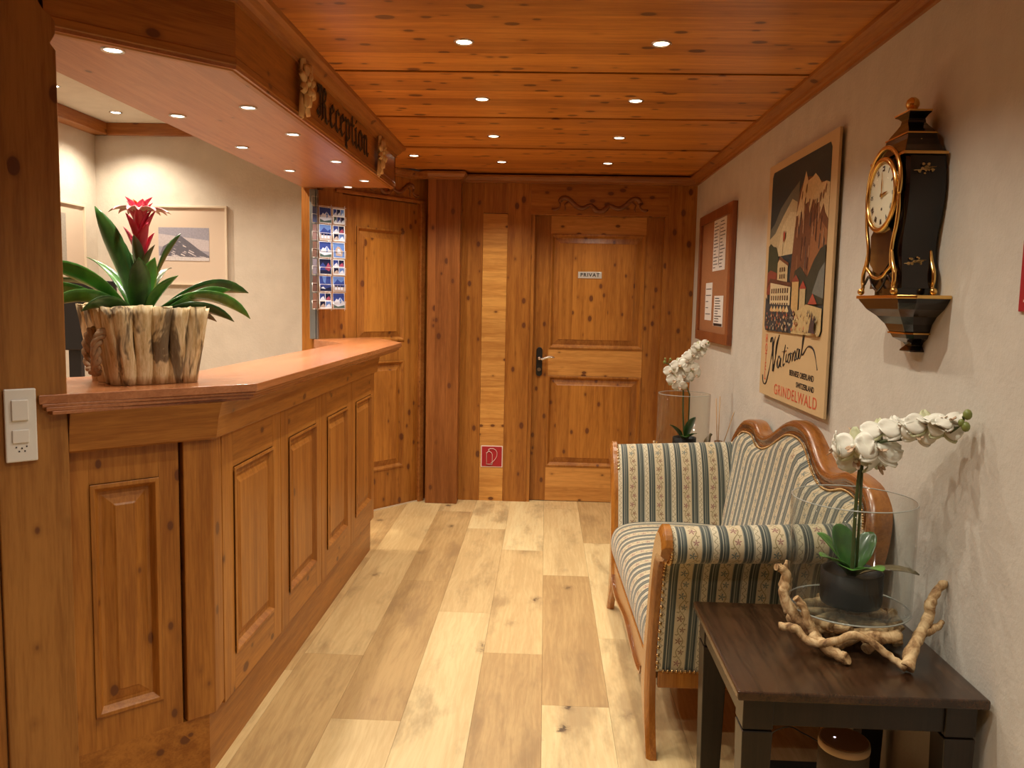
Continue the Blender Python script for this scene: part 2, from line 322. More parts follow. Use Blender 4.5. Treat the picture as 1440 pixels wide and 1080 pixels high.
# ------------------------------------------------------------------ mesh builder
class MB:
    def __init__(s): s.v = []; s.f = []; s.fm = []; s.col = []; s.uv = []; s.sm = []
    def add(s, verts, faces, mi=0, col=None, uvs=None, smooth=False):
        b = len(s.v); s.v += [Vector(p) for p in verts]
        for k, f in enumerate(faces):
            s.f.append([b+i for i in f]); s.fm.append(mi); s.col.append(col); s.sm.append(smooth)
            s.uv.append([uvs[i] for i in f] if uvs else None)
        return s
    def box(s, x0, x1, y0, y1, z0, z1, mi=0, T=None, col=None):
        P = [(x, y, z) for z in (z0, z1) for y in (y0, y1) for x in (x0, x1)]
        if T: P = [T(*p) for p in P]
        return s.add(P, [(0, 2, 3, 1), (4, 5, 7, 6), (0, 1, 5, 4), (2, 6, 7, 3), (0, 4, 6, 2), (1, 3, 7, 5)], mi, col)
    def prism(s, poly, ext, mi=0, col=None, smooth=False):
        """poly: 3D points in a plane; ext: extrusion vector"""
        n = len(poly); e = Vector(ext); A = [Vector(p) for p in poly]; B = [p+e for p in A]
        s.add(A+B, [tuple(range(n-1, -1, -1)), tuple(range(n, 2*n))], mi, col)
        return s.add(A+B, [(i, (i+1) % n, n+(i+1) % n, n+i) for i in range(n)], mi, col, smooth=smooth)
    def loft(s, rings, closed=True, caps=True, mi=0, smooth=True, uv=None, col=None):
        n = len(rings[0]); V = [p for r in rings for p in r]; F = []
        m = n if closed else n-1
        for i in range(len(rings)-1):
            for j in range(m):
                F.append((i*n+j, i*n+(j+1) % n, (i+1)*n+(j+1) % n, (i+1)*n+j))
        s.add(V, F, mi, col, uv, smooth)
        if caps and closed:
            s.add(list(rings[0]), [tuple(range(n-1, -1, -1))], mi, col); s.add(list(rings[-1]), [tuple(range(n))], mi, col)
        return s
    def tube(s, pts, r, n=8, mi=0, flat=1.0, caps=True, col=None):
        pts = [Vector(p) for p in pts]; R = r if isinstance(r, (list, tuple)) else [r]*len(pts)
        rings = []; up = None
        for i, p in enumerate(pts):
            d = (pts[min(i+1, len(pts)-1)]-pts[max(i-1, 0)])
            if d.length < 1e-9: d = Vector((0, 0, 1))
            d.normalize()
            if up is None: up = Vector((0, 0, 1)) if abs(d.z) < .9 else Vector((1, 0, 0))
            a = d.cross(up)
            if a.length < 1e-6: a = d.cross(Vector((0, 1, 0)))
            a.normalize(); b = a.cross(d); up = b
            rings.append([p+(a*math.cos(t*2*PI/n)+b*math.sin(t*2*PI/n)*flat)*R[i] for t in range(n)])
        return s.loft(rings, True, caps, mi, True, col=col)
    def lathe(s, prof, c=(0, 0, 0), n=32, mi=0, axis='Z', caps=False, smooth=True, sx=1, sy=1):
        c = Vector(c); rings = []
        for r, h in prof:
            ring = []
            for k in range(n):
                a = 2*PI*k/n; x, y = r*math.cos(a)*sx, r*math.sin(a)*sy
                ring.append(c+(Vector((x, y, h)) if axis == 'Z' else Vector((h, x, y)) if axis == 'X' else Vector((x, h, y))))
            rings.append(ring)
        return s.loft(rings, True, caps, mi, smooth)
    def ball(s, c, r, n=12, mi=0, sx=1, sy=1, sz=1, col=None):
        c = Vector(c); m = max(4, n//2)
        rings = [[c+Vector((r*sx*math.sin(PI*i/m)*math.cos(2*PI*k/n), r*sy*math.sin(PI*i/m)*math.sin(2*PI*k/n), -r*sz*math.cos(PI*i/m))) for k in range(n)] for i in range(m+1)]
        return s.loft(rings, True, False, mi, True, col=col)
    def grid(s, rows, uvs=None, mi=0, smooth=True, col=None):
        n = len(rows[0]); V = [p for r in rows for p in r]
        U = [q for r in uvs for q in r] if uvs else None
        F = [(i*n+j, i*n+j+1, (i+1)*n+j+1, (i+1)*n+j) for i in range(len(rows)-1) for j in range(n-1)]
        return s.add(V, F, mi, col, U, smooth)
    def build(s, name, mat, parent=None, solid=0, bevel=0, sub=0, weld=True):
        o0 = Vector((0, 0, 0))
        if parent is not None and not isinstance(parent, str):
            q = parent
            while q: o0 = o0+q.location; q = q.parent
        me = bpy.data.meshes.new(name)
        me.from_pydata([p-o0 for p in s.v], [], s.f)
        mats = mat if isinstance(mat, (list, tuple)) else [mat]
        for m in mats: me.materials.append(M[m] if isinstance(m, str) else m)
        for p, mi, sm in zip(me.polygons, s.fm, s.sm): p.material_index = mi; p.use_smooth = sm
        if any(u is not None for u in s.uv):
            L = me.uv_layers.new(name='uv')
            for p, u in zip(me.polygons, s.uv):
                if u:
                    for li, q in zip(p.loop_indices, u): L.data[li].uv = q
        if any(c is not None for c in s.col):
            A = me.color_attributes.new(name='tone' if name == 'floor' else 'col', type='FLOAT_COLOR', domain='CORNER')
            for p, c in zip(me.polygons, s.col):
                for li in p.loop_indices: A.data[li].color = (*(c or (.5, .5, .5)), 1)
        bm = bmesh.new(); bm.from_mesh(me)
        if weld: bmesh.ops.remove_doubles(bm, verts=bm.verts, dist=1e-5)
        bmesh.ops.recalc_face_normals(bm, faces=bm.faces); bm.to_mesh(me); bm.free()
        o = bpy.data.objects.new(name, me); C.objects.link(o)
        if parent is not None: o.parent = parent
        if solid: md = o.modifiers.new('solid', 'SOLIDIFY'); md.thickness = solid; md.offset = 0
        if bevel: md = o.modifiers.new('bevel', 'BEVEL'); md.width = bevel; md.segments = 2; md.limit_method = 'ANGLE'; md.angle_limit = math.radians(40)
        if sub: md = o.modifiers.new('sub', 'SUBSURF'); md.levels = sub; md.render_levels = sub
        return o

def tag(o, label, cat, group=None, kind=None):
    if label: o['label'] = label
    if cat: o['category'] = cat
    if group: o['group'] = group
    if kind: o['kind'] = kind
    return o
def thing(name, label, cat, loc=(0, 0, 0), group=None):
    o = bpy.data.objects.new(name, None); C.objects.link(o); o.location = loc; o.empty_display_size = .05
    return tag(o, label, cat, group)
def struct(o): o['kind'] = 'structure'; return o
def sempty(name, loc=(0, 0, 0)):
    o = bpy.data.objects.new(name, None); C.objects.link(o); o.location = loc; o['kind'] = 'structure'; return o
def copy_tree(o, parent=None):
    c = o.copy(); C.objects.link(c); c.parent = parent
    for ch in o.children: copy_tree(ch, c)
    return c
def cr(P, n=6, closed=False):
    """Catmull-Rom through the points"""
    P = [Vector(p) if len(p) == 3 else Vector((p[0], p[1], 0)) for p in P]; L = len(P); out = []
    rng = range(L) if closed else range(L-1)
    for i in rng:
        if closed: a, b, c, d = P[(i-1) % L], P[i], P[(i+1) % L], P[(i+2) % L]
        else: a, b, c, d = P[max(i-1, 0)], P[i], P[i+1], P[min(i+2, L-1)]
        for k in range(n):
            t = k/n
            out.append(.5*((2*b)+(c-a)*t+(2*a-5*b+4*c-d)*t*t+(3*b-a-3*c+d)*t**3))
    if not closed: out.append(P[-1])
    return out
def frame(o, u, n):
    o = Vector(o); u = Vector(u).normalized(); n = Vector(n).normalized()
    return lambda a, b, c: o+u*a+n*b+Vector((0, 0, c))

def text(body, size, T, mat, parent=None, name='lettering', depth=.0006, sx=1.0, align='CENTER', spacing=1.0, fit=None, off=.0):
    """flat letters laid into the frame T(a, b, c): a to the reader's right, b outwards, c up"""
    cu = bpy.data.curves.new('t', 'FONT'); cu.body = body; cu.size = size; cu.extrude = depth/2; cu.offset = size*off; cu.align_x = align; cu.align_y = 'CENTER'; cu.space_character = spacing
    ob = bpy.data.objects.new('t', cu); C.objects.link(ob)
    bpy.context.view_layer.update()
    dg = bpy.context.evaluated_depsgraph_get()
    me = bpy.data.meshes.new_from_object(ob.evaluated_get(dg))
    C.objects.unlink(ob); bpy.data.objects.remove(ob)
    me.name = name
    if fit:
        xs = [v.co.x for v in me.vertices]; sx = fit/(max(xs)-min(xs))
    o0 = Vector((0, 0, 0)); q = parent
    while q: o0 = o0+q.location; q = q.parent
    for v in me.vertices: v.co = T(v.co.x*sx, v.co.z+depth/2, v.co.y)-o0
    me.materials.clear(); me.materials.append(M[mat])
    o = bpy.data.objects.new(name, me); C.objects.link(o); o.parent = parent
    return o

# raised-and-fielded panel door: stiles, rails, sloping mouldings, raised field (a across, b outwards, c up)
def panel_front(T, w, h, t, st, rails, mb=None, mould=.022, rec=.012, field=.035):
    """rails: list of (z0, z1) rails bottom to top; panels fill between them"""
    mb = mb or MB()
    mb.box(0, st, -t, 0, 0, h, 0, T); mb.box(w-st, w, -t, 0, 0, h, 0, T)
    for z0, z1 in rails: mb.box(st, w-st, -t, 0, z0, z1, 1, T)
    for (a0, a1), (b0, b1) in zip(rails[:-1], rails[1:]):
        x0, x1, z0, z1 = st, w-st, a1, b0
        R = [(x0, z0, .004), (x0, z0, .006), (x0+mould*.45, z0, .007), (x0+mould, z0, -rec), (x0+mould+.004, z0, -rec), (x0+mould+.004+field, z0, -.003), (x0+mould+.009+field, z0, .0)]
        rings = []
        for x, _, b in R:
            d = x-x0
            rings.append([T(x0+d, b, z0+d), T(x1-d, b, z0+d), T(x1-d, b, z1-d), T(x0+d, b, z1-d)])
        mb.loft(rings, True, False, 0, False)
        mb.add(rings[-1], [(0, 1, 2, 3)], 2)
        mb.box(x0, x1, -t, -t*.6, z0, z1, 0, T)
    return mb

# ================================================================== SETTING
WX = 1.0          # right wall
CZ = 2.245        # ceiling
BY = 5.71         # back wall face
# floor: real planks, .235 wide and 1.38 long, running into the room
fl = MB()
cols = {-7: 0, -6: .5, -5: .9, -4: .2, -3: 3.116, -2: 2.62, -1: 3.604, 0: 3.183, 1: 2.769, 2: 3.365, 3: 2.2, 4: 3.0, 5: 2.5}
tone = {(-3, 0): .62, (-3, 1): .72, (-3, -1): .30, (-2, 0): .20, (-2, 1): .26, (-2, -1): .75, (-2, 2): .6, (-1, 0): .72, (-1, 1): .98, (-1, -1): .92, (-1, 2): .9,
        (-1, 0): .66, (0, -1): .22, (0, 0): .60, (0, 1): .98, (1, -1): .95, (1, 0): .20, (1, 1): .72, (1, 2): .7, (2, 0): .88, (2, 1): .28, (2, -1): .85, (2, 2): .3, (3, 0): .6}
rf = random.Random(3)
for i in range(-14, 6):
    x0 = .0185+(i-1)*.2345 if False else .02+(i-1)*.2345
    y0 = cols.get(i, rf.random()*1.3)
    for k in range(-5, 4):
        a, b = y0+k*1.382, y0+(k+1)*1.382
        a, b = max(a, -2.6), min(b, 6.0)
        if b-a < .02: continue
        if x0+.2345 < -3.1 or x0 > 1.05: continue
        tn = tone.get((i, k), rf.uniform(.15, .95))
        g = .0004
        fl.box(x0+g, min(x0+.2345-g, 1.05), a+g, b-g, -.012, 0, 0, None, (tn, rf.random(), 0))
floor = struct(fl.build('floor', 'floor', weld=False))
sub = struct(MB().box(-3.2, 1.1, -2.6, 6.0, -.10, -.013).build('floor_underlay', plain('dark_underlay', (.10, .06, .03), .9)))

# ceiling boards: panels .767 deep with grooves, bead beside each groove
ce = MB()
yj = [3.165+.766*k for k in range(-8, 4)]
for a, b in zip(yj[:-1], yj[1:]):
    b2 = min(b, 5.95)
    if b2 <= a: continue
    ce.box(-1.5, WX+.05, a+.005, b2-.005, CZ, CZ+.03)
    ce.box(-1.5, WX+.05, a+.005, a+.019, CZ-.004, CZ+.01); 
ce.box(-1.5, WX+.05, -2.6, 5.95, CZ+.012, CZ+.05)
struct(ce.build('ceiling', 'pine_ceiling'))

# walls
struct(MB().box(WX, WX+.12, -2.6, 6.0, 0, 2.6).build('wall_right', 'plaster'))
struct(MB().box(-3.2, WX+.1, -2.72, -2.6, 0, 2.6).build('wall_front', 'pine_trimx'))
# back wall: vertical boards around the private door
bw = MB()
bw.box(-.585, -.44, BY, BY+.1, 0, CZ, 0)            # board left of the golden strip
bw.box(-.272, -.115, BY, BY+.1, 0, CZ, 0)           # door jamb board
bw.box(.809, WX, BY, BY+.1, 0, CZ, 0)               # board between door and white wall
bw.box(-.115, .809, BY, BY+.1, 1.99, CZ, 1)         # head board
bw.box(-.44, -.272, BY+.004, BY+.1, 0, 1.99, 2)     # golden strip
bw.box(-.44, -.272, BY+.001, BY+.1, 1.993, CZ, 0)
bw.box(-.9, 1.1, BY+.14, BY+.2, 0, 2.6, 0)
bw.box(-.117, -.110, BY-.004, BY+.05, 0, 1.99, 0)
struct(bw.build('wall_back', ['pine_v', 'pine_x', 'pine_gold'], bevel=.002))
# boxed post in front of the back wall
struct(MB().box(-.802, -.583, 5.587, 5.75, 0, CZ).build('trim_1', 'pine_corner', bevel=.004))

# door 1
d1 = sempty('door_1', (.349, BY+.05, 0))
T = frame((-.110, BY+.05, .004), (1, 0, 0), (0, -1, 0))
panel = panel_front(T, .919, 1.98, .04, .135, [(0, .245), (.885, 1.075), (1.862, 1.98)], mould=.026, field=.03)
# stile beside the lock is wider and plain
panel.build('door_leaf', ['pine_v', 'pine_goldrail', 'pine_vs'], d1, bevel=.0015)
MB().box(-.110, -.085, BY+.005, BY+.10, 0, 1.985).box(.79, .812, BY+.005, BY+.10, 0, 1.985).box(-.11, .812, BY+.005, BY+.10, 1.984, 1.993).build('door_frame', 'pine_v', d1)
h = MB(); Th = frame((-.036, BY+.05, 0), (1, 0, 0), (0, -1, 0))
pts = [Th(.021*math.cos(a)*1.0, 0.002, 1.065+.0*a+.021*math.sin(a)) for a in [PI*k/10 for k in range(11)]]+[Th(.021*math.cos(a), 0.002, .905+.021*math.sin(a)) for a in [PI+PI*k/10 for k in range(11)]]
h.prism(pts, Vector((0, -.008, 0)))
hp = h.build('door_plate', 'blackmetal', d1, bevel=.002); hp['label'] = 'black oblong lock plate'
hh = MB().tube([Th(0, .005, 1.01), Th(0, .045, 1.01)], .011, 12).tube([Th(0, .04, 1.01), Th(.02, .048, 1.005), Th(.05, .05, 1.017), Th(.085, .05, 1.022), Th(.105, .048, 1.020)], [.009, .008, .0075, .0085, .005], 10).ball(Th(0, .04, 1.01), .013)
hh = hh.build('door_handle', 'chrome', hp); hh['label'] = 'nickel lever handle'
kk = MB().tube([Th(0, .005, .932), Th(0, .018, .932)], .0135, 16).build('lock_cylinder', 'chrome', hp); kk['label'] = 'round nickel key cylinder'

# carved scroll moulding over a door
def scroll(T, s=1.0, parent=None, name='carved_scroll'):
    mb = MB()
    half = [(0, -.028, .014), (.022, -.024, .016), (.045, -.002, .013), (.058, .010, .010), (.075, .004, .013), (.105, -.010, .014), (.135, -.006, .014), (.165, .016, .014), (.19, .040, .014), (.215, .052, .014), (.240, .046, .014), (.252, .026, .013)]
    for sg in (-1, 1):
        P = cr([(x*sg, z, 0) for x, z, r in half], 4); n = len(P)
        rr = [half[min(len(half)-1, int(i/4))][2] for i in range(n)]
        mb.tube([T(p.x*s, .002, p.y*s) for p in P], [r*s for r in rr], 8)
        mb.tube([T(sg*.252*s, .002, .026*s), T(sg*.248*s, .002, .0), T(sg*.262*s, .002, -.016*s), T(sg*.285*s, .002, -.022*s), T(sg*.30*s, .002, -.016*s)], [.007, .006, .008, .010, .005], 8)
        mb.tube([T(sg*.20*s, .002, .030*s), T(sg*.222*s, .002, .012), T(sg*.215*s, .002, -.012*s), T(sg*.22*s, .002, -.028*s)], [.005, .006, .005, .003], 8)
    o = mb.build(name, 'pine_carved', parent); return struct(o) if not parent else o
scroll(frame((.349, BY+.001, 2.046), (1, 0, 0), (0, -1, 0)), 1.08, None, 'trim_2')

# angled wall with door 2
A0 = Vector((-.802, 5.715, 0)); UA = Vector((math.cos(math.radians(51.4)), math.sin(math.radians(51.4)), 0)); NA = Vector((UA.y, -UA.x, 0))
TA = frame(A0, -UA, NA)      # a runs away from the post towards the counter
aw = MB()
def onang(d): return A0-UA*d
aw.box(-.02, .105, -.06, 0, 0, CZ, 0, TA)
aw.box(.105, .90, -.06, 0, 2.04, CZ, 0, TA)
aw.box(.74, .955, -.06, 0, 0, 2.04, 0, TA)
aw.box(.105, .95, -.10, -.065, 0, CZ, 0, TA)
struct(aw.build('wall_angled', ['pine_v']))
struct(MB().box(.06, .105, 0, .022, 0, 2.04, 0, TA).box(.06, .80, 0, .018, 2.04, 2.06, 0, TA).build('trim_3', 'pine_trim', bevel=.004))
d2 = sempty('door_2', A0-UA*.42)
T2 = frame(onang(.74)-NA*.012, UA, NA)
panel_front(T2, .635, 2.035, .04, .115, [(0, .26), (.99, 1.12), (1.85, 2.035)], mould=.026, field=.03).build('door_leaf', ['pine_v', 'pine_v', 'pine_vs'], d2, bevel=.0015)
scroll(frame(onang(.40)+NA*.002, UA, NA), .95, None, 'trim_4').location.z = 2.105

# ceiling mouldings (two-step), along right wall, back wall, post, angled wall, fascia
def mould(path, out, mat, name, w=.05, h=.055):
    """path of points at ceiling height along the wall; out: list of outward normals at each point (mitred)"""
    prof = [(0, -h), (.012, -h), (.014, -h+.012), (.022, -h+.016), (.026, -h*.5), (w*.8, -h*.36), (w, -h*.25), (w, 0), (0, 0)]
    rings = [[Vector(p)+Vector(o)*a+Vector((0, 0, b)) for a, b in prof] for p, o in zip(path, out)]
    return struct(MB().loft(rings, True, True, 0, False).build(name, mat))
mould([(WX, -2.6, CZ), (WX, BY, CZ)], [(-1, 0, 0), (-1, -1, 0)], 'pine_trim', 'trim_5', .06, .05)
mould([(-.583, BY, CZ), (WX, BY, CZ)], [(1, -1, 0), (-1, -1, 0)], 'pine_trimx', 'trim_6', .035, .05)
mould([(-.583, BY, CZ), (-.583, 5.587, CZ), (-.802, 5.587, CZ)], [(1, -1, 0), (1, -1, 0), (-.0, -1, 0)], 'pine_trimx', 'trim_7', .035, .05)
mould([(-.802, 5.587, CZ), tuple(onang(.14)+Vector((0, 0, CZ))), tuple(onang(.95)+Vector((0, 0, CZ)))], [(.0, -1, 0), tuple(NA), tuple(NA)], 'pine_trimx', 'trim_8', .035, .05)

# thin light caulk line at floor along angled wall and counter
struct(MB().box(.0, .95, 0, .006, 0, .008, 0, TA).build('baseboard_angled', plain('pale_sealant', (.62, .50, .36), .6)))

# office behind the counter
struct(MB().box(-3.1, -1.36, 5.30, 5.42, 0, 2.6).build('wall_office_back', 'plaster'))
struct(MB().box(-3.02, -2.90, -2.6, 5.35, 0, 2.6).build('wall_office_left', 'plaster'))
struct(MB().box(-3.0, -1.39, -2.6, 5.4, 2.47, 2.55).build('ceiling_office', 'plaster'))
struct(MB().box(-2.90, -1.40, 5.262, 5.30, 2.395, 2.47).build('trim_9', 'pine_trimx', bevel=.005))
struct(MB().box(-2.90, -2.80, -2.6, 5.30, 2.395, 2.47).build('trim_10', 'pine_trim', bevel=.005))
struct(MB().box(-1.455, -1.39, 2.02, 5.0, 2.05, 2.6).build('wall_left', 'pine_y'))
struct(MB().box(-1.47, -1.315, -2.6, 1.72, 0, 2.6).build('wall_left_front', 'pine_vy'))

# shutter post and metal track at the far end of the opening
t = thing('shutter_rail', 'grey metal shutter rail on a wooden jamb beside the postcards', 'rail', (-1.40, 4.93, 1.15))
MB().box(-1.46, -1.385, 4.93, 5.0, 0, 2.06).build('jamb', 'pine_v', t)
MB().box(-1.40, -1.365, 4.885, 4.93, 1.151, 2.03).box(-1.362, -1.355, 4.89, 4.925, 1.151, 2.03).build('track', 'zinc', t, bevel=.003)

# ================================================================== RECEPTION COUNTER
kc = thing('reception_counter', 'long pine reception counter with raised panels and a chamfered near corner', 'counter', (-1.05, 3.4, 0))
def cpt(c, x): return Vector((x, x-c, 0))     # point with x - y = c
pl = MB()
def slab(poly, z0, z1, mb, mi=0):
    mb.prism([(x, y, z0) for x, y in poly], (0, 0, z1-z0), mi)
slab([(-.950, 4.49), (-.950, 2.33), (-1.225, 2.055), (-1.40, 2.23), (-1.13, 2.50), (-1.13, 4.49)], .186, 1.0, pl)
slab([(-.949, 4.49), (-.949, 2.268), (-1.20, 2.017), (-1.36, 2.177), (-1.13, 2.45), (-1.13, 4.49)], 0, .186, pl)
pl.build('carcass', 'pine_y', kc)
names = []
Y0 = 2.337; PW = (4.492-Y0)/4
for k in range(4):
    T = frame((-.930, Y0+k*PW+.002, .185), (0, 1, 0), (1, 0, 0))
    mb = panel_front(T, PW-.004, .815, .018, .085, [(0, .115), (.70, .815)], mould=.022, rec=.014, field=.028)
    o = mb.build('front_panel', ['pine_v', 'pine_y', 'pine_v'], kc, bevel=.0015)
# corner pilaster with a bevelled foot
u45 = Vector((math.sqrt(.5), math.sqrt(.5), 0)); n45 = Vector((math.sqrt(.5), -math.sqrt(.5), 0))
cc = Vector((-.930, 2.270, 0))
pil = MB()
pil.prism([(-.930, Y0-.002, .20), (-.930, 2.270, .19), (*(cc-u45*.082)[:2], .19), (*(cc-u45*.082-n45*.03)[:2], .19), (-.96, Y0-.002, .20)], (0, 0, .81))
pil.build('pilaster', 'pine_v', kc, bevel=.003)
T = frame(cc-u45*.375-n45*.012+Vector((0, 0, .185)), u45, n45)
panel_front(T, .285, .822, .018, .055, [(0, .09), (.72, .822)], mould=.024, rec=.012, field=.03).build('front_panel', ['pine_v', 'pine_v', 'pine_v'], kc, bevel=.0015)
# cornice: frieze board swept along front and chamfer
def sweep(prof, path, name, mat, parent, bevel=0):
    """prof (out, z); path: list of (point, outward mitre vector)"""
    rings = [[Vector((p[0], p[1], 0))+Vector((o[0], o[1], 0))*a+Vector((0, 0, z)) for a, z in prof] for p, o in path]
    mb = MB()
    for i in range(len(rings)-1): mb.loft([rings[i], rings[i+1]], True, False, i, False)
    mb.add(rings[0], [tuple(range(len(prof)))], 0); mb.add(rings[-1], [tuple(range(len(prof)))], len(rings)-2)
    return mb.build(name, mat, parent, bevel=bevel)
m45 = (1.0, -math.tan(math.radians(22.5)))
cpath = [((-.930, 4.492), (1, 0)), ((-.930, 2.270), m45), ((-.930-.262, 2.270-.262), (math.sqrt(.5), -math.sqrt(.5)))]
sweep([(-.03, .998), (.010, .998), (.016, 1.003), (.017, 1.012), (.024, 1.06), (.036, 1.102), (-.03, 1.102)], cpath, 'cornice', ['pine_y', 'pine_d'], kc)

# worktop
wt = MB()
def wpoly(f):   # outline; f insets the front edge
    return [(-.82-f, 4.72-f*.5), (-.94, 4.99), (-1.05, 5.21), (-1.145, 5.255), (-1.375, 4.965), (-1.365, 4.85), (-1.125, 4.575), (-1.135, 2.64), (-1.46, 2.315), (-1.46, 2.19), (-1.235+f*.7, 1.965), (-1.215+f*.9, 1.935+f*.6), (-.82-f, 2.330+f*.41)]
wpoly0 = wpoly(0)
slab(wpoly(.0), 1.128, 1.150, wt)
slab(wpoly(.006), 1.120, 1.128, wt)
slab(wpoly(.014), 1.110, 1.120, wt)
slab(wpoly(.026), 1.101, 1.110, wt)
o = wt.build('worktop', 'pine_top', bevel=.003)
tag(o, 'polished pine counter worktop with stepped edge, under the log planter', 'worktop')

# left corner post with shaped edge
pp = thing('corner_post', 'broad pine post at the near left carrying the light switch', 'post', (-1.25, 1.95, 0))
b = Vector((-1.178, 1.992, 0))     # right front edge, on the 45 degree face
TP = frame(b, u45, n45)
edge = [(0, 0), (0, 1.97), (-.012, 1.985), (-.004, 2.0), (0, 2.01), (0, 2.036), (-.012, 2.052), (-.025, 2.06), (-.034, 2.075), (-.036, 2.12), (-.036, CZ)]
pp2 = MB().prism([TP(a, 0, z) for a, z in edge]+[TP(-.155, 0, CZ), TP(-.155, 0, 0)], -n45*.06)
pp2.build('post', 'oak_post', pp, bevel=.003)
MB().box(-.40, -.157, -.07, -.012, 0, CZ, 0, TP).build('board', 'pine_v', pp)
MB().box(-.155-.01, -.157, -.01, 0, 0, .62, 0, TP)

sw = thing('light_switch', 'white wall switch plate with socket on the pine post', 'light switch', tuple(TP(-.105, 0, 1.08)))
Tw = frame(TP(-.105, .0005, 1.08), u45, n45)
swp = MB().box(-.034, .034, 0, .010, -.088, .088, 0, Tw).build('plate', 'white_plastic', sw, bevel=.003)
r1 = MB().box(-.020, .016, .010, .015, .012, .062, 0, Tw).build('rocker', 'white_plastic', swp, bevel=.002)
r2 = MB().box(-.020, .016, .010, .0135, -.042, -.010, 0, Tw).build('socket', 'white_plastic', swp, bevel=.002)
sk = MB()
for a, c in [(-.012, -.052), (0, -.055), (.010, -.051), (-.006, -.062), (.006, -.062)]: sk.box(a-.0016, a+.0016, .0098, .0108, c-.0016, c+.0016, 0, Tw)
sk.build('socket_holes', 'ink', r2)

# ================================================================== CANOPY OVER THE COUNTER
cn = thing('reception_canopy', 'pine canopy above the counter lettered Reception with carved flowers', 'canopy', (-1.1, 3.5, 2.02))
SZ = 2.02
SX = -.870; YE = 4.75; YC = 2.325
so = MB()
poly = [(SX, YE), (SX, YC), (SX-.38, YC-.38), (-1.30, 1.84), (-1.40, 1.96), (-1.40, YE+.02)]
slab(poly, SZ, SZ+.025, so)
so.build('soffit', 'pine_soffit', cn)
cp = [((SX, YE), (1, 0)), ((SX, YC), m45), ((SX-.335, YC-.335), (math.sqrt(.5), -math.sqrt(.5)))]
fas = sweep([(-.03, SZ-.004), (-.012, SZ-.004), (.003, SZ+.012), (.003, SZ+.030), (0, SZ+.034), (0, CZ), (-.03, CZ)], cp, 'fascia', ['pine_y', 'pine_d'], cn)
sweep([(0, CZ-.050), (.008, CZ-.050), (.012, CZ-.040), (.028, CZ-.034), (.040, CZ-.020), (.058, CZ-.014), (.062, CZ), (0, CZ)], cp, 'moulding', ['pine_trim', 'pine_trim'], cn)
MB().box(-1.39, SX, YE-.02, YE, SZ, CZ).build('end_board', 'pine_x', cn)

# gothic lettering, drawn with a broad nib
def nib(mb, T, strokes, ox, oz, sc, wN=.17, ang=42, d=.003):
    n = Vector((math.cos(math.radians(ang)), math.sin(math.radians(ang))))*wN/2
    for st in strokes:
        for (x0, y0), (x1, y1) in zip(st[:-1], st[1:]):
            P = [(x0-n.x, y0-n.y), (x1-n.x, y1-n.y), (x1+n.x, y1+n.y), (x0+n.x, y0+n.y)]
            A = (P[1][0]-P[0][0])*(P[3][1]-P[0][1])-(P[1][1]-P[0][1])*(P[3][0]-P[0][0])
            if abs(A) < 1e-5: continue
            # add nib ends as hexagon by two quads
            mb.prism([T(ox+x*sc, .0004, oz+y*sc) for x, y in P], T(0, d, 0)-T(0, 0, 0))
        for x0, y0 in st:
            k = .016
            P = [(x0-n.x-k, y0-n.y+k), (x0-n.x+k, y0-n.y-k), (x0+n.x+k, y0+n.y-k), (x0+n.x-k, y0+n.y+k)]
            mb.prism([T(ox+x*sc, .0004, oz+y*sc) for x, y in P], T(0, d, 0)-T(0, 0, 0))
G = {
 'R': ([[(.12, .12), (.02, .25), (.14, .38), (.30, .55), (.30, .95), (.18, 1.12), (.06, 1.22)], [(.06, .98), (.16, 1.22), (.34, 1.30), (.52, 1.14), (.70, 1.28), (.86, 1.12), (.80, .86), (.56, .74)], [(.56, 1.16), (.56, .10), (.44, .0)], [(.58, .74), (.78, .58), (.84, .16), (.98, .0), (1.08, .10)], [(.30, .55), (.30, .14), (.16, .02)]], 1.22),
 'e': ([[(.30, .92), (.12, .78), (.12, .16), (.28, .02), (.50, .18)], [(.30, .92), (.48, .76), (.14, .48)]], .60),
 'c': ([[(.30, .92), (.12, .78), (.12, .16), (.28, .02), (.48, .16)], [(.28, .90), (.44, .80)]], .56),
 'p': ([[(.04, .90), (.16, .84), (.16, -.32)], [(.20, .84), (.36, .92), (.54, .78), (.54, .16), (.36, .02), (.16, .10)], [(.08, -.26), (.26, -.36)]], .74),
 't': ([[(.18, 1.22), (.18, .16), (.32, .02), (.46, .14)], [(.02, .84), (.40, .90)]], .52),
 'i': ([[(.04, .80), (.16, .88), (.16, .14), (.28, .02), (.38, .12)], [(.14, 1.14), (.22, 1.22)]], .44),
 'o': ([[(.32, .92), (.12, .78), (.12, .16), (.34, .02), (.56, .16), (.56, .78), (.32, .92)]], .72),
 'n': ([[(.04, .80), (.16, .88), (.16, .12), (.24, .02)], [(.18, .80), (.38, .92), (.54, .80), (.54, .14), (.66, .02), (.74, .12)]], .80)}
TF = frame((SX+.003, 0, 0), (0, 1, 0), (1, 0, 0))
lm = MB(); W = sum(G[c][1] for c in 'Reception'); y_a, y_b = 3.13, 4.02; sc = .092; sy = (y_b-y_a)/(W)
for c_ in [0]:
    x = y_a
    TS = lambda a, b_, c: TF(y_a+(a-y_a)*1.0, b_, c)
    for ch in 'Reception':
        st, wd = G[ch]
        st2 = [[(px*sy/sc, pz) for px, pz in s_] for s_ in st]
        nib(lm, TF, st2, x, 2.072, sc, .19 if ch == 'R' else .20, 40)
        x += wd*sy
lo = lm.build('lettering', 'ink', fas, weld=False); lo['label'] = 'black gothic lettering reading Reception'

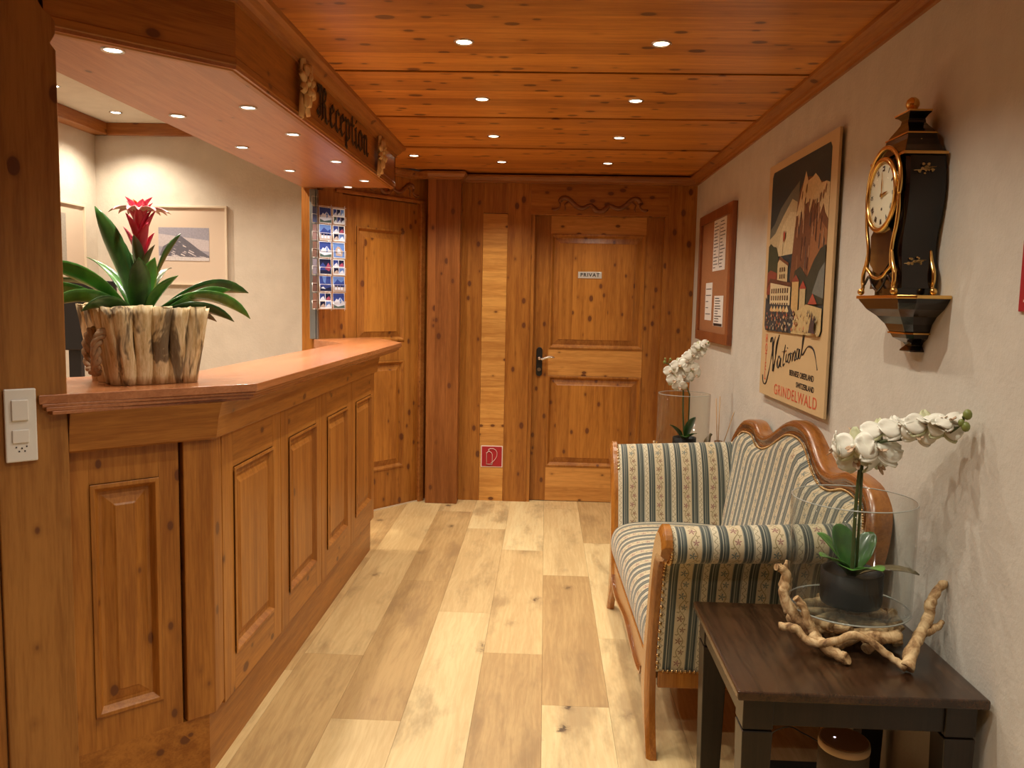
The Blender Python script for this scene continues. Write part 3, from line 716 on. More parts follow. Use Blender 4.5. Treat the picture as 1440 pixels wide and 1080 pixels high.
# carved edelweiss
def edelweiss(yc, zc, s, name='carved_flower'):
    mb = MB()
    T = lambda a, b_, c: Vector((SX+.003+b_, yc+a, zc+c))
    def petal(ang, L, w, lift, th=.010):
        rows = []
        for i in range(9):
            t_ = i/8; ww = w*math.sin(PI*(t_*.86+.07))**.7; r = L*t_
            row = []
            for j in range(7):
                q = (j-3)/3
                x, z = r, q*ww
                row.append(T((x*math.cos(ang)-z*math.sin(ang))*s, (.004+lift*math.sin(PI*t_*.75)+th*(1-q*q))*s*1.0, (x*math.sin(ang)+z*math.cos(ang))*s))
            rows.append(row)
        mb.grid(rows)
    for k in range(8): petal(PI/8+k*PI/4+.1*math.sin(k*3), .058+.010*(k % 2), .018, .016)
    for k in range(5): petal(k*2*PI/5+.5, .034, .012, .024)
    petal(-PI/2-.35, .10, .022, .006); petal(PI/2+.25, .085, .022, .006); petal(-PI/2+.5, .085, .018, .004)
    for k in range(6): mb.ball(T(.011*math.cos(k*PI/3)*s, .026*s, .011*math.sin(k*PI/3)*s), .007*s, 8)
    mb.ball(T(0, .028*s, 0), .008*s, 8)
    o = mb.build(name, 'carve', fas, solid=.004); o['label'] = 'pale carved edelweiss flower'; return o
edelweiss(2.92, 2.125, 1.22); edelweiss(4.24, 2.125, 1.22)

# ================================================================== DOWNLIGHTS
def light(name, loc, power, col, parent, ang=118, blend=.75, rad=.014):
    l = bpy.data.lights.new(name, 'SPOT'); l.energy = power; l.color = col; l.spot_size = math.radians(ang); l.spot_blend = blend; l.shadow_soft_size = rad
    o = bpy.data.objects.new(name, l); C.objects.link(o); o.location = loc; o.parent = parent; return o
def downlight(r, mat, lens, power, col, ang):
    root = bpy.data.objects.new('ceiling_light', None); C.objects.link(root)
    ring = MB().lathe([(r*.74, .001), (r*.76, -.003), (r*.92, -.0045), (r, -.003), (r*1.0, .001)], n=28).build('ring', mat, root)
    ln = MB().lathe([(.0005, -.0016), (r*.5, -.0015), (r*.76, -.001)], n=28).build('lens', lens, ring)
    light('lamp', (0, 0, -.012), power, col, root, ang)
    return root
p1 = downlight(.034, 'chrome', 'lens_warm', P_CEIL, WARM, 125)
spots = []
rowname = ['nearest to the camera', 'second from the camera', 'third from the camera', 'nearest to the back wall']
for k, y in enumerate([2.812, 3.585, 4.37, 5.158]):
    for x, sd in ((-.29, 'left'), (.355, 'right')):
        spots.append((x, y, CZ-.0, 'round recessed ceiling downlight, %s row, %s' % (sd, rowname[k]), 'downlights in the pine ceiling'))
extra = [(x, y, CZ, 'recessed ceiling downlight out of view, %s row back from the camera end, %s' % (nm, sd), 'downlights behind the camera') for y, nm in ((2.04, 'first'), (1.27, 'second'), (.5, 'added third')) for x, sd in ((-.29, 'left'), (.355, 'right'))]  # rows continued out of view; third row added as fill for near fronts
first = True
for x, y, z, lb, g in spots+extra:
    o = p1 if first else copy_tree(p1); first = False
    o.location = (x, y, z)
    if lb: tag(o, lb, 'ceiling light', g)
    else: tag(o, 'round recessed ceiling downlight behind the camera, outside the picture', 'ceiling light', 'downlights behind the camera')
p2 = downlight(.029, 'steel', 'lens_led', P_SOFF, LED, 130)
sof = [(-1.125, 2.155, 'canopy downlight nearest to the camera, above the planter'), (-1.0, 2.78, None), (-.985, 3.22, None), (-.975, 3.84, None), (-.976, 4.445, None), (-1.30, 2.92, None), (-1.29, 3.51, None), (-1.28, 4.13, None), (-1.126, 4.70, None)]
SOF_LB = ['canopy downlight at the near end above the flower, brightest', 'canopy downlight, front row, second from the near end', 'canopy downlight, front row below the carved flower', 'canopy downlight, front row under the lettering', 'canopy downlight, front row farthest from the camera', 'canopy downlight, rear row nearest to the camera', 'canopy downlight, rear row in the middle', 'canopy downlight, rear row third along', 'canopy downlight above the postcard rack']
first = True
for (x, y, _), lb in zip(sof, SOF_LB):
    o = p2 if first else copy_tree(p2); first = False
    o.location = (x, y, SZ); tag(o, lb, 'ceiling light', 'downlights in the canopy underside')
p3 = downlight(.036, 'steel', 'lens_led', P_OFF, LED_OFF, 128)
first = True
for x, y, lb in [(-2.587, 4.97, 'office ceiling downlight nearest to the far wall'), (-2.60, 4.36, 'office ceiling downlight half hidden by the post'), (-2.0, 3.6, 'office ceiling downlight hidden above the canopy'), (-2.2, 2.2, 'office ceiling downlight behind the post'), (-1.72, 4.50, 'added unseen office downlight over the far end of the counter, brightening the wall'), (-1.75, 3.7, 'added unseen office downlight over the middle of the counter, brightening the wall'), (-1.75, 2.9, 'added unseen office downlight over the near half of the counter, brightening the wall')]:  # last three lamps are unseen, added to brighten the office wall
    o = p3 if first else copy_tree(p3); first = False
    o.location = (x, y, 2.47); tag(o, lb, 'ceiling light', 'downlights in the office ceiling')
pz = copy_tree(p1); pz.location = (-.80, 4.98, CZ); tag(pz, 'ceiling downlight half hidden behind the far end of the canopy', 'ceiling light')

# ================================================================== OFFICE THINGS
def picture(name, label, T, w, h, art_fn, cat='picture', fm='frame_white'):
    r = thing(name, label, cat, tuple(T(w/2, 0, h/2)))
    mb = MB()
    for a0, a1, c0, c1 in [(0, w, 0, .012), (0, w, h-.012, h), (0, .012, .012, h-.012), (w-.012, w, .012, h-.012)]: mb.box(a0, a1, .002, .022, c0, c1, 0, T)
    mb.build('frame', fm, r, bevel=.002)
    MB().box(.010, w-.010, .003, .010, .010, h-.010, 0, T).build('mat', 'mat_board', r)
    a = MB(); art_fn(a, T); a.build('print', 'paint', r, weld=False)
    return r
def poly2(a, T, pts, col, b):
    a.prism([T(x, b, z) for x, z in pts], T(0, .0006, 0)-T(0, 0, 0), 0, col)
def mountain_art(a, T):
    x0, x1, z0, z1 = .16, .49, .155, .365
    poly2(a, T, [(x0, z0), (x1, z0), (x1, z1), (x0, z1)], (.30, .30, .38), .0104)
    poly2(a, T, [(x0, z0+.09), (x1, z0+.06), (x1, z0+.13), (x0, z0+.17)], (.48, .45, .50), .0108)
    poly2(a, T, [(x0, z0+.02), (x0+.03, z0+.09), (x0+.08, z0+.12), (x0+.12, z0+.165), (x0+.15, z0+.155), (x0+.20, z0+.12), (x0+.26, z0+.075), (x1, z0+.03), (x1, z0+.01), (x0, z0+.01)], (.13, .13, .17), .0112)
    rr = random.Random(2)
    for k in range(46):
        x = rr.uniform(x0+.01, x1-.03); top = z0+.155-abs(x-x0-.135)*.75; z = rr.uniform(z0+.02, max(z0+.03, top-.015)); l = rr.uniform(.01, .035)
        c = rr.choice([(.55, .53, .58), (.40, .38, .44), (.66, .64, .66), (.20, .20, .26)])
        poly2(a, T, [(x, z), (x+l, z-l*.5), (x+l*.8, z-l*.6), (x-.003, z-.006)], c, .0116+k*1e-5)
    poly2(a, T, [(x0, z0), (x1, z0), (x1, z0+.02), (x0, z0+.03)], (.55, .53, .56), .0122)
Tp = frame((-2.655, 5.30, 1.46), (1, 0, 0), (0, -1, 0))
picture('framed_picture', 'cream framed mountain watercolour on the office wall behind the flower', Tp, .61, .505, mountain_art)
def plain_art(a, T): poly2(a, T, [(.08, .08), (.42, .08), (.42, .38), (.08, .38)], (.35, .33, .30), .0104)
Tp = frame((-2.90, 5.06-.55, 1.49), (0, 1, 0), (1, 0, 0))
picture('framed_picture', 'cream framed picture edge on the left office wall beside the post', Tp, .62, .45, plain_art)
dk = thing('desk', 'plain office desk behind the counter', 'desk', (-2.35, 3.9, 0))
MB().box(-2.85, -1.85, 3.55, 4.25, .70, .73).build('desktop', 'pine_x', dk)
for x in (-2.82, -1.90):
    for y in (3.58, 4.20): MB().box(x-.02, x+.02, y-.02, y+.02, 0, .70).build('leg', 'pine_v', dk)
mo = thing('monitor', 'black computer monitor in the office beside the post', 'monitor', (-2.28, 3.9, .73))
MB().box(-2.50, -2.06, 3.90, 3.93, 1.12, 1.457).build('screen', 'black_plastic', mo, bevel=.006)
MB().box(-2.31, -2.25, 3.93, 3.96, .75, 1.25).build('stand', 'black_plastic', mo)
MB().box(-2.40, -2.16, 3.83, 4.03, .731, .75).build('foot', 'black_plastic', mo, bevel=.004)

# ================================================================== PLANTER WITH BROMELIAD
pc = Vector((-1.152, 2.338, 1.15))           # centre of the footprint
pr = thing('potted_bromeliad', 'red flowering bromeliad in a planter of split logs on the counter', 'potted plant', tuple(pc))
TB = frame((pc.x, pc.y, 1.151), u45, n45)    # a along the front, b towards the room
rl = random.Random(11)
hw0, hw1, hd0, hd1, Hh = .098, .124, .112, .138, .212
def stave(a0, a1, side, hgt, tone):
    """half log between a0..a1 (fractions of side, -1..1)"""
    rings = []; nz = 9; nr = 10
    ph = rl.random()*9
    for i in range(nz):
        t_ = i/(nz-1); hw = hw0+(hw1-hw0)*t_; hd = hd0+(hd1-hd0)*t_
        L, D = (hw, hd) if side in 'fb' else (hd, hw)
        A, B = a0*L, a1*L; m = (A+B)/2; r = (B-A)/2*1.03
        ring = []
        for k in range(nr):
            an = PI*k/(nr-1)
            x = m-r*math.cos(an)+.003*math.sin(ph+t_*7+k); y = D+(r*.62*math.sin(an))*(1+.12*math.sin(ph+5*t_+k*1.3))
            z = hgt*t_+(.004*math.sin(ph+k) if i == nz-1 else 0)
            ring.append((x, y, z))
        ring += [(m+r*.9, D-.012, hgt*t_), (m-r*.9, D-.012, hgt*t_)]
        rings.append(ring)
    f = {'f': lambda x, y, z: TB(x, y, z), 'b': lambda x, y, z: TB(-x, -y, z), 'l': lambda x, y, z: TB(-y, x, z), 'r': lambda x, y, z: TB(y, -x, z)}[side]
    MB().loft([[f(*q) for q in r_] for r_ in rings], True, True, 0, True).build('log_stave', 'log', pr)
fr = [-1.0, -.62, -.20, .22, .62, 1.0]
for a, b_ in zip(fr[:-1], fr[1:]): stave(a, b_, 'f', Hh+rl.uniform(-.004, .004), 0)
for sd in 'blr':
    fr2 = [-1.0, -.5, .05, .5, 1.0]
    for a, b_ in zip(fr2[:-1], fr2[1:]): stave(a, b_, sd, Hh+rl.uniform(-.004, .004), 0)
MB().box(-.105, .105, -.12, .12, .165, .185, 0, TB).build('soil', plain('potting_soil', (.05, .03, .018), .95, vary=.5, nsc=60), pr)
rp = MB()
for off in (0, .0):
    P = cr([TB(-.118, .105, .14), TB(-.142, .104, .142), TB(-.156, .098, .11), TB(-.154, .086, .055), TB(-.148, .06, .034), TB(-.154, .03, .045), TB(-.156, .015, .10), TB(-.142, .010, .142), TB(-.118, .008, .14)], 6)
    for s_ in range(3):
        Q = []
        for i, q in enumerate(P):
            a = i*.75+s_*2*PI/3; Q.append(q+Vector((.006*math.cos(a), .006*math.cos(a+1), .006*math.sin(a))))
        rp.tube(Q, .0075, 8)
rp.build('rope_handle', 'rope', pr)

def leaf(base, az, L, W, rise, droop, mat, parent, name='leaf', fold=.25, tipw=.15, twist=0, nseg=14, curl=1.0, oval=False):
    """strap leaf: leaves base along azimuth az, climbs at angle rise (rad), bends down by droop (rad)"""
    mb = MB(); p = Vector(base); e = rise; rows = []
    d0 = Vector((math.cos(az), math.sin(az), 0)); side = Vector((-math.sin(az), math.cos(az), 0))
    for i in range(nseg+1):
        t_ = i/nseg
        d = d0*math.cos(e)+Vector((0, 0, 1))*math.sin(e)
        nrm = -d0*math.sin(e)+Vector((0, 0, 1))*math.cos(e)
        wv = W*(math.sin(PI*min(1, (t_*.80+.20)))**.5 if t_ > .5 else (.62+.38*math.sin(PI*t_)))
        wv = W*((.55+.45*min(1, t_*2.2)) if t_ < .55 else max(.02, (1-((t_-.55)/.45)**2.2)))
        if oval: wv = W*max(.02, 1-abs(2*t_-1)**2.3)**.5*(.45+.55*min(1, t_*2.2)) if t_ > .02 else W*.3
        row = []
        sd = side*math.cos(twist*t_)+nrm*math.sin(twist*t_)
        for j in range(7):
            q = (j-3)/3
            row.append(p+sd*(q*wv/2)+nrm*(abs(q)**1.5*fold*wv))
        rows.append(row)
        p = p+d*(L/nseg); e -= droop/nseg*(curl*2*t_ if curl > 1 else 1)
    mb.grid(rows)
    return mb.build(name, mat, parent, solid=.0012)
pb = TB(-.012, .01, .16)
azr = math.atan2(u45.y, u45.x)      # towards the right of the picture along the front
LV = [(2.85, .34, .056, 1.33, .10, 'leaf_dark'), (-.08, .27, .046, .52, .25, 'leaf_bright'), (3.0, .33, .044, .70, .95, 'leaf_bright'),
  # (azimuth offset from 'right', length, width, rise, droop)
 (2.80, .30, .052, 1.45, .35, 'leaf_dark'), (3.05, .30, .046, .95, .75, 'leaf_bright'), (3.35, .27, .042, .80, 1.3, 'leaf_bright'), (2.55, .33, .034, 1.1, 1.7, 'leaf_dark'),
 (.10, .36, .050, .75, 1.0, 'leaf_dark'), (-.15, .34, .038, .85, 1.7, 'leaf_bright'), (.30, .30, .040, 1.35, .5, 'leaf_dark'), (-.40, .26, .034, .65, 1.3, 'leaf_dark'),
 (-1.3, .20, .044, 1.40, .3, 'leaf_bright'), (-1.9, .22, .046, 1.25, .5, 'leaf_dark'), (1.4, .30, .040, 1.2, .8, 'leaf_dark'), (2.0, .28, .04, 1.2, .9, 'leaf_bright'),
 (-2.6, .22, .040, .75, 1.2, 'leaf_dark'), (.8, .28, .030, 1.25, 1.2, 'leaf_dark'), (-.05, .22, .026, .6, 1.2, 'leaf_brown'), (-.9, .18, .036, 1.2, .6, 'leaf_bright')]
for k, (az, L, Wd, ri, dr, mt) in enumerate(LV):
    leaf(pb+Vector((.012*math.cos(azr+az), .012*math.sin(azr+az), 0)), azr+az, L, Wd*1.3, ri, dr, mt, pr, twist=(1.15 if math.cos(az) < 0 else -1.15)*(1 if abs(math.sin(az)) < .55 else .25), fold=.20)
MB().tube([pb, pb+Vector((.002, 0, .14)), pb+Vector((.004, .0, .25))], [.010, .011, .012], 10).build('flower_stalk', 'leaf_brown', pr)
fb = pb+Vector((.004, 0, .205))
for k in range(9): leaf(fb+Vector((0, 0, -.09+.012*k)), k*2.4, .12, .030, 1.25, .1, 'leaf_brown' if k < 3 else 'bract', pr, 'bract', fold=.35)
for k in range(14): leaf(fb+Vector((0, 0, .035+.004*k)), k*2.4+.3, .090-.001*k, .026, 1.30-.01*k, .25, 'bract', pr, 'bract', fold=.35, nseg=10)
for k in range(12): leaf(fb+Vector((0, 0, .095)), k*2.4, .092, .020, .85, 1.5, 'bract_pale', pr, 'bract', fold=.3, nseg=10)
for k in range(5): leaf(fb+Vector((0, 0, .105)), k*2.4+1, .045, .014, 1.3, .4, 'bract_orange', pr, 'bract', fold=.3, nseg=8)

# ================================================================== POSTCARD RACK
rk = thing('postcard_rack', 'wire postcard rack hanging beside the shutter rail', 'rack', (-1.28, 4.98, 1.35))
TR = frame((-1.345, 4.865, 1.335), Vector((.68, .73, 0)), Vector((.73, -.68, 0)))
TRS = frame((-1.345, 4.865, 1.335), Vector((-.40, -.916, 0)), Vector((-.916, .40, 0)))
RW = .185; RH = .60; CH = RH/6
wr = MB()
for a in (0, RW/2, RW): wr.tube([TR(a, .0, -.015), TR(a, .0, RH+.01)], .0014, 6); 
for k in range(7):
    z = k*CH-.004
    wr.tube([TR(0, .016, z), TR(RW, .016, z)], .0013, 6); wr.tube([TR(0, .016, z+.045), TR(RW, .016, z+.045)], .0013, 6) if k < 6 else None
    wr.tube([TR(0, 0, z), TR(0, .016, z)], .0013, 6); wr.tube([TR(RW, 0, z), TR(RW, .016, z)], .0013, 6); wr.tube([TR(RW/2, 0, z), TR(RW/2, .016, z)], .0013, 6)
    # side pockets
    wr.tube([TR(0, 0, z+.05), TRS(.050, .0, z+.05)], .0013, 6); wr.tube([TRS(.050, 0, z), TRS(.050, 0, z+.05)], .0013, 6); wr.tube([TR(0, 0, z), TRS(.050, 0, z)], .0013, 6)
    if k < 6:
        for a in (.004, RW/2-.006, RW/2+.006, RW-.004): wr.tube([TR(a, .016, z), TR(a, .016, z+.045)], .0012, 6)
wr.tube([TR(RW/2, -.03, RH), TR(RW/2, -.03, 0)], .003, 8); wr.tube([TR(RW/2, -.03, RH-.03), TR(RW/2, 0, RH-.03)], .0015, 6); wr.tube([TR(RW/2, -.03, .03), TR(RW/2, 0, .03)], .0015, 6)
wr.build('wire_frame', 'wire', rk)
BL, SK, SN, GR, DK, RD, SD = (.03, .05, .20), (.10, .18, .42), (.50, .52, .60), (.06, .09, .08), (.012, .015, .04), (.28, .06, .10), (.34, .26, .22)
def card(col_i, row, kind):
    mb = MB(); w, h = RW/2-.010, CH-.008
    a0 = col_i*RW/2+.005; z0 = row*CH
    lean = .006
    def Tc(x, b, z): return TR(a0+x*w, .004+b+lean*(1-z), z0+z*h)
    def pg(pts, col, b): mb.prism([Tc(x, b, z) for x, z in pts], Tc(0, .0003, 0)-Tc(0, 0, 0), 0, col)
    mb.box(0, 1, 0, .0008, 0, 1, 0, Tc, (.75, .75, .76))
    full = [(0.03, .03), (.97, .03), (.97, .97), (.03, .97)]
    if kind == 'peak':
        pg(full, BL, .001); pg([(.03, .03), (.97, .03), (.97, .35), (.62, .72), (.45, .55), (.3, .62), (.03, .30)], SN, .0014); pg([(.03, .03), (.97, .03), (.97, .22), (.4, .12), (.03, .25)], GR, .0018); pg([(.62, .72), (.75, .45), (.6, .30), (.55, .5)], SK, .0022)
    elif kind == 'village':
        pg(full, SK, .001); pg([(.03, .45), (.4, .8), (.7, .6), (.97, .75), (.97, .03), (.03, .03)], BL, .0014); pg([(.03, .03), (.97, .03), (.97, .3), (.03, .4)], SD, .0018)
        for q in (.15, .4, .65): pg([(q, .12), (q+.18, .12), (q+.18, .3), (q+.09, .42), (q, .3)], SN, .0022); pg([(q-.02, .3), (q+.2, .3), (q+.09, .45)], DK, .0026)
    elif kind == 'multi':
        for q, (cx, cz) in enumerate([(0.05, .53), (.36, .53), (.67, .53), (.05, .06), (.36, .06), (.67, .06)]):
            c1 = [BL, DK, SK, GR, BL, DK][q]; pg([(cx, cz), (cx+.28, cz), (cx+.28, cz+.4), (cx, cz+.4)], c1, .001); pg([(cx, cz), (cx+.28, cz), (cx+.2, cz+.22), (cx+.1, cz+.12)], SN, .0014)
    elif kind == 'quad':
        for q, (cx, cz) in enumerate([(0.05, .53), (.52, .53), (.05, .06), (.52, .06)]):
            c1 = [BL, DK, DK, SK][q]; pg([(cx, cz), (cx+.43, cz), (cx+.43, cz+.42), (cx, cz+.42)], c1, .001); pg([(cx, cz), (cx+.43, cz), (cx+.3, cz+.25), (cx+.12, cz+.15)], [SN, RD, SD, SN][q], .0014)
    elif kind == 'dusk':
        pg(full, DK, .001); pg([(.03, .5), (.3, .75), (.55, .5), (.97, .62), (.97, .3), (.03, .25)], BL, .0014); pg([(.45, .35), (.75, .75), (.95, .45), (.8, .2)], RD, .0018)
    elif kind == 'sky':
        pg(full, BL, .001); pg([(.25, .97), (.6, .97), (.5, .5), (.35, .6)], SK, .0014); pg([(.03, .03), (.97, .03), (.97, .3), (.5, .18), (.03, .28)], DK, .0018); pg([(.1, .2), (.5, .15), (.3, .3)], SN, .0022)
    elif kind == 'dog':
        pg(full, SK, .001); pg([(.25, .15), (.75, .1), (.85, .4), (.6, .7), (.4, .75), (.2, .5)], SD, .0014); pg([(.35, .3), (.7, .25), (.6, .55), (.42, .6)], SN, .0018)
    return mb
ck = {(0, 5): ('peak', 'top row left postcard of snowy blue ridges'), (1, 5): ('multi', 'top row right postcard divided into six small views'), (0, 4): ('village', 'second row left postcard of a village below a blue mountain'), (1, 4): ('quad', 'second row right postcard divided into four views'), (0, 3): ('peak', 'third row left postcard of a snowy summit'), (1, 3): ('dog', 'third row right postcard with a pale shape on blue sky'), (0, 2): ('dusk', 'fourth row left dark blue postcard with a red glow'), (1, 2): ('quad', 'fourth row right postcard divided into four views'), (0, 1): ('sky', 'fifth row left postcard mostly deep blue sky'), (1, 1): ('village', 'fifth row right postcard of a village under a blue sky'), (0, 0): ('quad', 'bottom row left postcard with several dark views'), (1, 0): ('peak', 'bottom row right postcard of a teal mountain valley')}
for (i, r), (kd, lb) in ck.items():
    tag(card(i, r, kd).build('postcard', 'print', weld=False), lb, 'postcard', 'postcards in the wire rack')
for k in range(6):
    mb = MB()
    Tc = lambda x, b_, z: TRS(.005+x*.036, .003+b_, k*CH+z*(CH-.012))
    mb.box(0, 1, 0, .0008, 0, 1, 0, Tc, [(.20, .10, .07), (.12, .06, .05), (.20, .17, .20), (.15, .08, .06), (.22, .13, .12), (.09, .11, .22)][k])
    tag(mb.build('postcard', 'print', weld=False), 'postcard seen almost edge-on in the side pocket, %s level' % ['lowest', 'second lowest', 'third lowest', 'third highest', 'second highest', 'highest'][k], 'postcard', 'postcards in the side pockets')

# ================================================================== BACK WALL SIGNS
Ts = frame((.2975, BY+.05-.0005, 1.589), (1, 0, 0), (0, -1, 0))
ds = thing('door_sign', 'small silver PRIVAT sign on the upper door panel', 'sign', (.2975, BY+.04, 1.589))
MB().box(-.081, .081, 0, .004, -.022, .022, 0, Ts).build('plate', plain('silver_plate', (.66, .62, .56), .35, .3), ds, bevel=.001)
text('PRIVAT', .034, frame((.2975, BY+.0445, 1.589), (1, 0, 0), (0, -1, 0)), 'ink', ds, spacing=1.25, off=.025)
fs = thing('fire_extinguisher_sign', 'red square fire extinguisher sign low on the pale wood strip', 'sign', (-.352, BY, .316))
Tx = frame((-.352, BY+.003, .316), (1, 0, 0), (0, -1, 0))
MB().box(-.076, .076, 0, .003, -.076, .076, 0, Tx).build('border', 'signwhite', fs, bevel=.001)
MB().box(-.070, .070, .003, .0045, -.070, .070, 0, Tx).build('plate', 'signred', fs)
ex = MB()
def ln(pts, r=.0056): ex.tube([Tx(a, .0055, c) for a, c in pts], r, 8, flat=.3)
ln([(-.036, -.055), (-.036, .022), (-.028, .034), (-.018, .036), (-.012, .034), (-.002, .026), (.004, .014), (.004, -.055), (-.036, -.055)])
ln([(-.040, .024), (-.028, .030)], .005); ln([(-.022, .036), (-.022, .050), (-.012, .056), (.010, .056), (.028, .046), (.037, .028), (.036, .004), (.024, -.020), (.006, -.040), (-.006, -.046)], .005)
ln([(-.026, .050), (-.016, .044)], .005)
ex.build('symbol', 'signwhite', fs)

# ================================================================== RIGHT WALL THINGS
# notice board
NB = frame((WX-.001, 5.42, 1.185), (0, -1, 0), (-1, 0, 0)); bwid, bhei = .94, .768
nb = thing('notice_board', 'cork notice board with brown wooden frame on the white wall', 'notice board', (WX-.01, 4.95, 1.57))
mb = MB()
for a0, a1, c0, c1 in [(0, bwid, 0, .055), (0, bwid, bhei-.055, bhei), (0, .055, .055, bhei-.055), (bwid-.055, bwid, .055, bhei-.055)]: mb.box(a0, a1, 0, .028, c0, c1, 0, NB)
mb.build('frame', 'board_frame', nb, bevel=.003)
MB().box(.05, bwid-.05, 0, .012, .05, bhei-.05, 0, NB).build('cork', 'cork', nb)
def notice(y0, y1, z0, z1, label, lines, seed_, heavy=False, cols_=1):
    o = thing('notice_paper', label, 'paper', (WX-.015, (y0+y1)/2, z0), 'papers pinned to the notice board')
    T = frame((WX-.0135, y0, z0), (0, -1, 0), (-1, 0, 0)); w = y0-y1; h = z1-z0
    MB().box(0, w, 0, .0008, 0, h, 0, T).build('sheet', 'paper', o)
    mb = MB(); r_ = random.Random(seed_)
    for c in range(cols_):
        for k in range(lines):
            z = h*(1-(k+1)/(lines+1)); x0 = w*(c+.10)/cols_; x1 = w*(c+.10+r_.uniform(.35, .8))/cols_
            mb.box(x0, x1, .0008, .0012, z-.0025, z+.0025, 0, T)
    if cols_ == 2: mb.box(w*.49, w*.51, .0008, .0013, h*.1, h*.9, 0, T)
    if heavy: mb.box(w*.05, w*.95, .0008, .0014, h*.01, h*.10, 0, T)
    mb.build('print', 'ink', o)
    return o
notice(5.02, 4.68, 1.60, 1.895, 'large white two column list at the top of the notice board', 14, 1, False, 2)
notice(5.20, 5.00, 1.31, 1.535, 'narrow white leaflet at the lower left of the notice board', 5, 2)
notice(4.93, 4.68, 1.28, 1.455, 'white table sheet with a dark bottom bar at the lower right of the board', 11, 3, True)

# poster
Yl, Yr, Zb, Zt = 3.782, 2.907, 1.012, 2.010
PT = frame((WX-.001, Yl, Zb), (0, -1, 0), (-1, 0, 0)); pw, ph = Yl-Yr, Zt-Zb
po = thing('travel_poster', 'tall vintage mountain hotel poster on the white wall above the sofa', 'poster', (WX-.01, (Yl+Yr)/2, Zb))
MB().box(0, pw, .012, .022, 0, ph, 0, PT).build('board', plain('poster_cream', (.60, .43, .23), .55, vary=.06), po, bevel=.001)
MB().box(.08, pw-.08, 0, .012, .08, ph-.08, 0, PT).build('hanging_batten', 'pine_v', po)
art = MB(); ZL = [.0225]
def pa(pts, col):
    ZL[0] += .00006
    art.prism([PT(x*pw, ZL[0], z*ph) for x, z in pts], PT(0, .0003, 0)-PT(0, 0, 0), 0, col)
L_, R_, B_, T_ = .065, .925, .285, .965
pa([(L_+.02, B_), (R_-.02, B_), (R_, B_+.02), (R_, T_-.02), (R_-.02, T_), (L_+.02, T_), (L_, T_-.02), (L_, B_+.02)], (.030, .045, .050))
pa([(L_, .66), (.52, .66), (.52, .88), (.40, .85), (.24, .80), (.14, .74), (L_, .72)], (.14, .135, .10))
pa([(L_, .60), (.52, .60), (.50, .80), (.42, .82), (.28, .76), (.16, .70), (L_, .68)], (.50, .39, .22))
pa([(.20, .60), (.52, .60), (.50, .76), (.40, .77), (.28, .72)], (.60, .48, .28))
# mountain: rock body, snow
pa([(.44, .50), (.48, .70), (.50, .78), (.53, .84), (.60, .885), (.72, .87), (.80, .845), (.88, .83), (R_, .82), (R_, .40), (.55, .40)], (.17, .07, .035))
pa([(.70, .50), (.72, .70), (.80, .72), (R_, .66), (R_, .52), (.85, .50)], (.30, .13, .055))
pa([(.49, .745), (.53, .80), (.56, .84), (.605, .905), (.64, .865), (.70, .87), (.735, .88), (.78, .86), (.82, .835), (.88, .835), (R_, .825), (R_, .70), (.885, .725), (.86, .76), (.82, .725), (.80, .77), (.76, .765), (.72, .79), (.68, .74), (.66, .785), (.62, .78), (.60, .70), (.57, .765), (.54, .70), (.515, .745)], (.62, .46, .25))
ra = random.Random(5)
for k in range(26):
    x = ra.uniform(.47, .90); z = ra.uniform(.50, .72); h_ = ra.uniform(.03, .10)
    pa([(x, z), (x+.012, z+h_), (x+.02, z+h_*.9), (x+.014, z-.01)], ra.choice([(.08, .035, .025), (.30, .14, .07), (.40, .22, .12), (.10, .07, .06)]))
for k in range(9):
    x = ra.uniform(.55, .88); z = ra.uniform(.75, .83)
    pa([(x, z), (x+.012, z+.025), (x+.02, z+.02), (x+.01, z-.01)], (.28, .14, .07))
pa([(L_, .50), (L_, .65), (.10, .66), (.15, .645), (.20, .64), (.24, .60), (.26, .52)], (.050, .060, .035))
pa([(.50, .46), (.52, .53), (.60, .545), (.70, .50), (.78, .56), (.86, .60), (R_, .61), (R_, .40), (.5, .40)], (.045, .05, .035))
pa([(.78, .44), (.86, .52), (R_, .55), (R_, .42)], (.17, .18, .16))
# hotel
pa([(.24, .40), (.24, .575), (.275, .60), (.41, .565), (.41, .40)], (.55, .42, .23))
pa([(.235, .57), (.27, .60), (.42, .565), (.42, .552), (.27, .585)], (.16, .06, .03))
pa([(L_, .44), (L_, .535), (.12, .545), (.235, .53), (.235, .44)], (.24, .06, .04))
pa([(.13, .37), (.13, .492), (.47, .468), (.47, .37)], (.62, .50, .30))
pa([(L_, .480), (.12, .510), (.48, .485), (.48, .468), (.12, .492), (L_, .465)], (.12, .05, .03))
for r_ in range(3):
    for c_ in range(8):
        x = .155+c_*.038; z = .385+r_*.030
        pa([(x, z), (x+.018, z), (x+.018, z+.020), (x, z+.020)], (.10, .055, .035))
for r_ in range(2):
    for c_ in range(3):
        x = .285+c_*.035; z = .505+r_*.028
        pa([(x, z), (x+.016, z), (x+.016, z+.018), (x, z+.018)], (.12, .07, .04))
pa([(.315, .60), (.319, .60), (.322, .70), (.318, .70)], (.08, .05, .03)); pa([(.322, .655), (.345, .67), (.345, .70), (.322, .692)], (.45, .07, .04))
pa([(.50, .36), (.50, .49), (.54, .50), (.60, .49), (.60, .36)], (.55, .36, .15)); pa([(.49, .487), (.55, .515), (.61, .487)], (.25, .06, .04))
pa([(.62, .36), (.62, .46), (.70, .46), (.70, .36)], (.50, .38, .2)); pa([(.61, .458), (.66, .49), (.71, .458)], (.35, .06, .04)); pa([(.74, .40), (.80, .44), (.86, .40)], (.38, .08, .05))
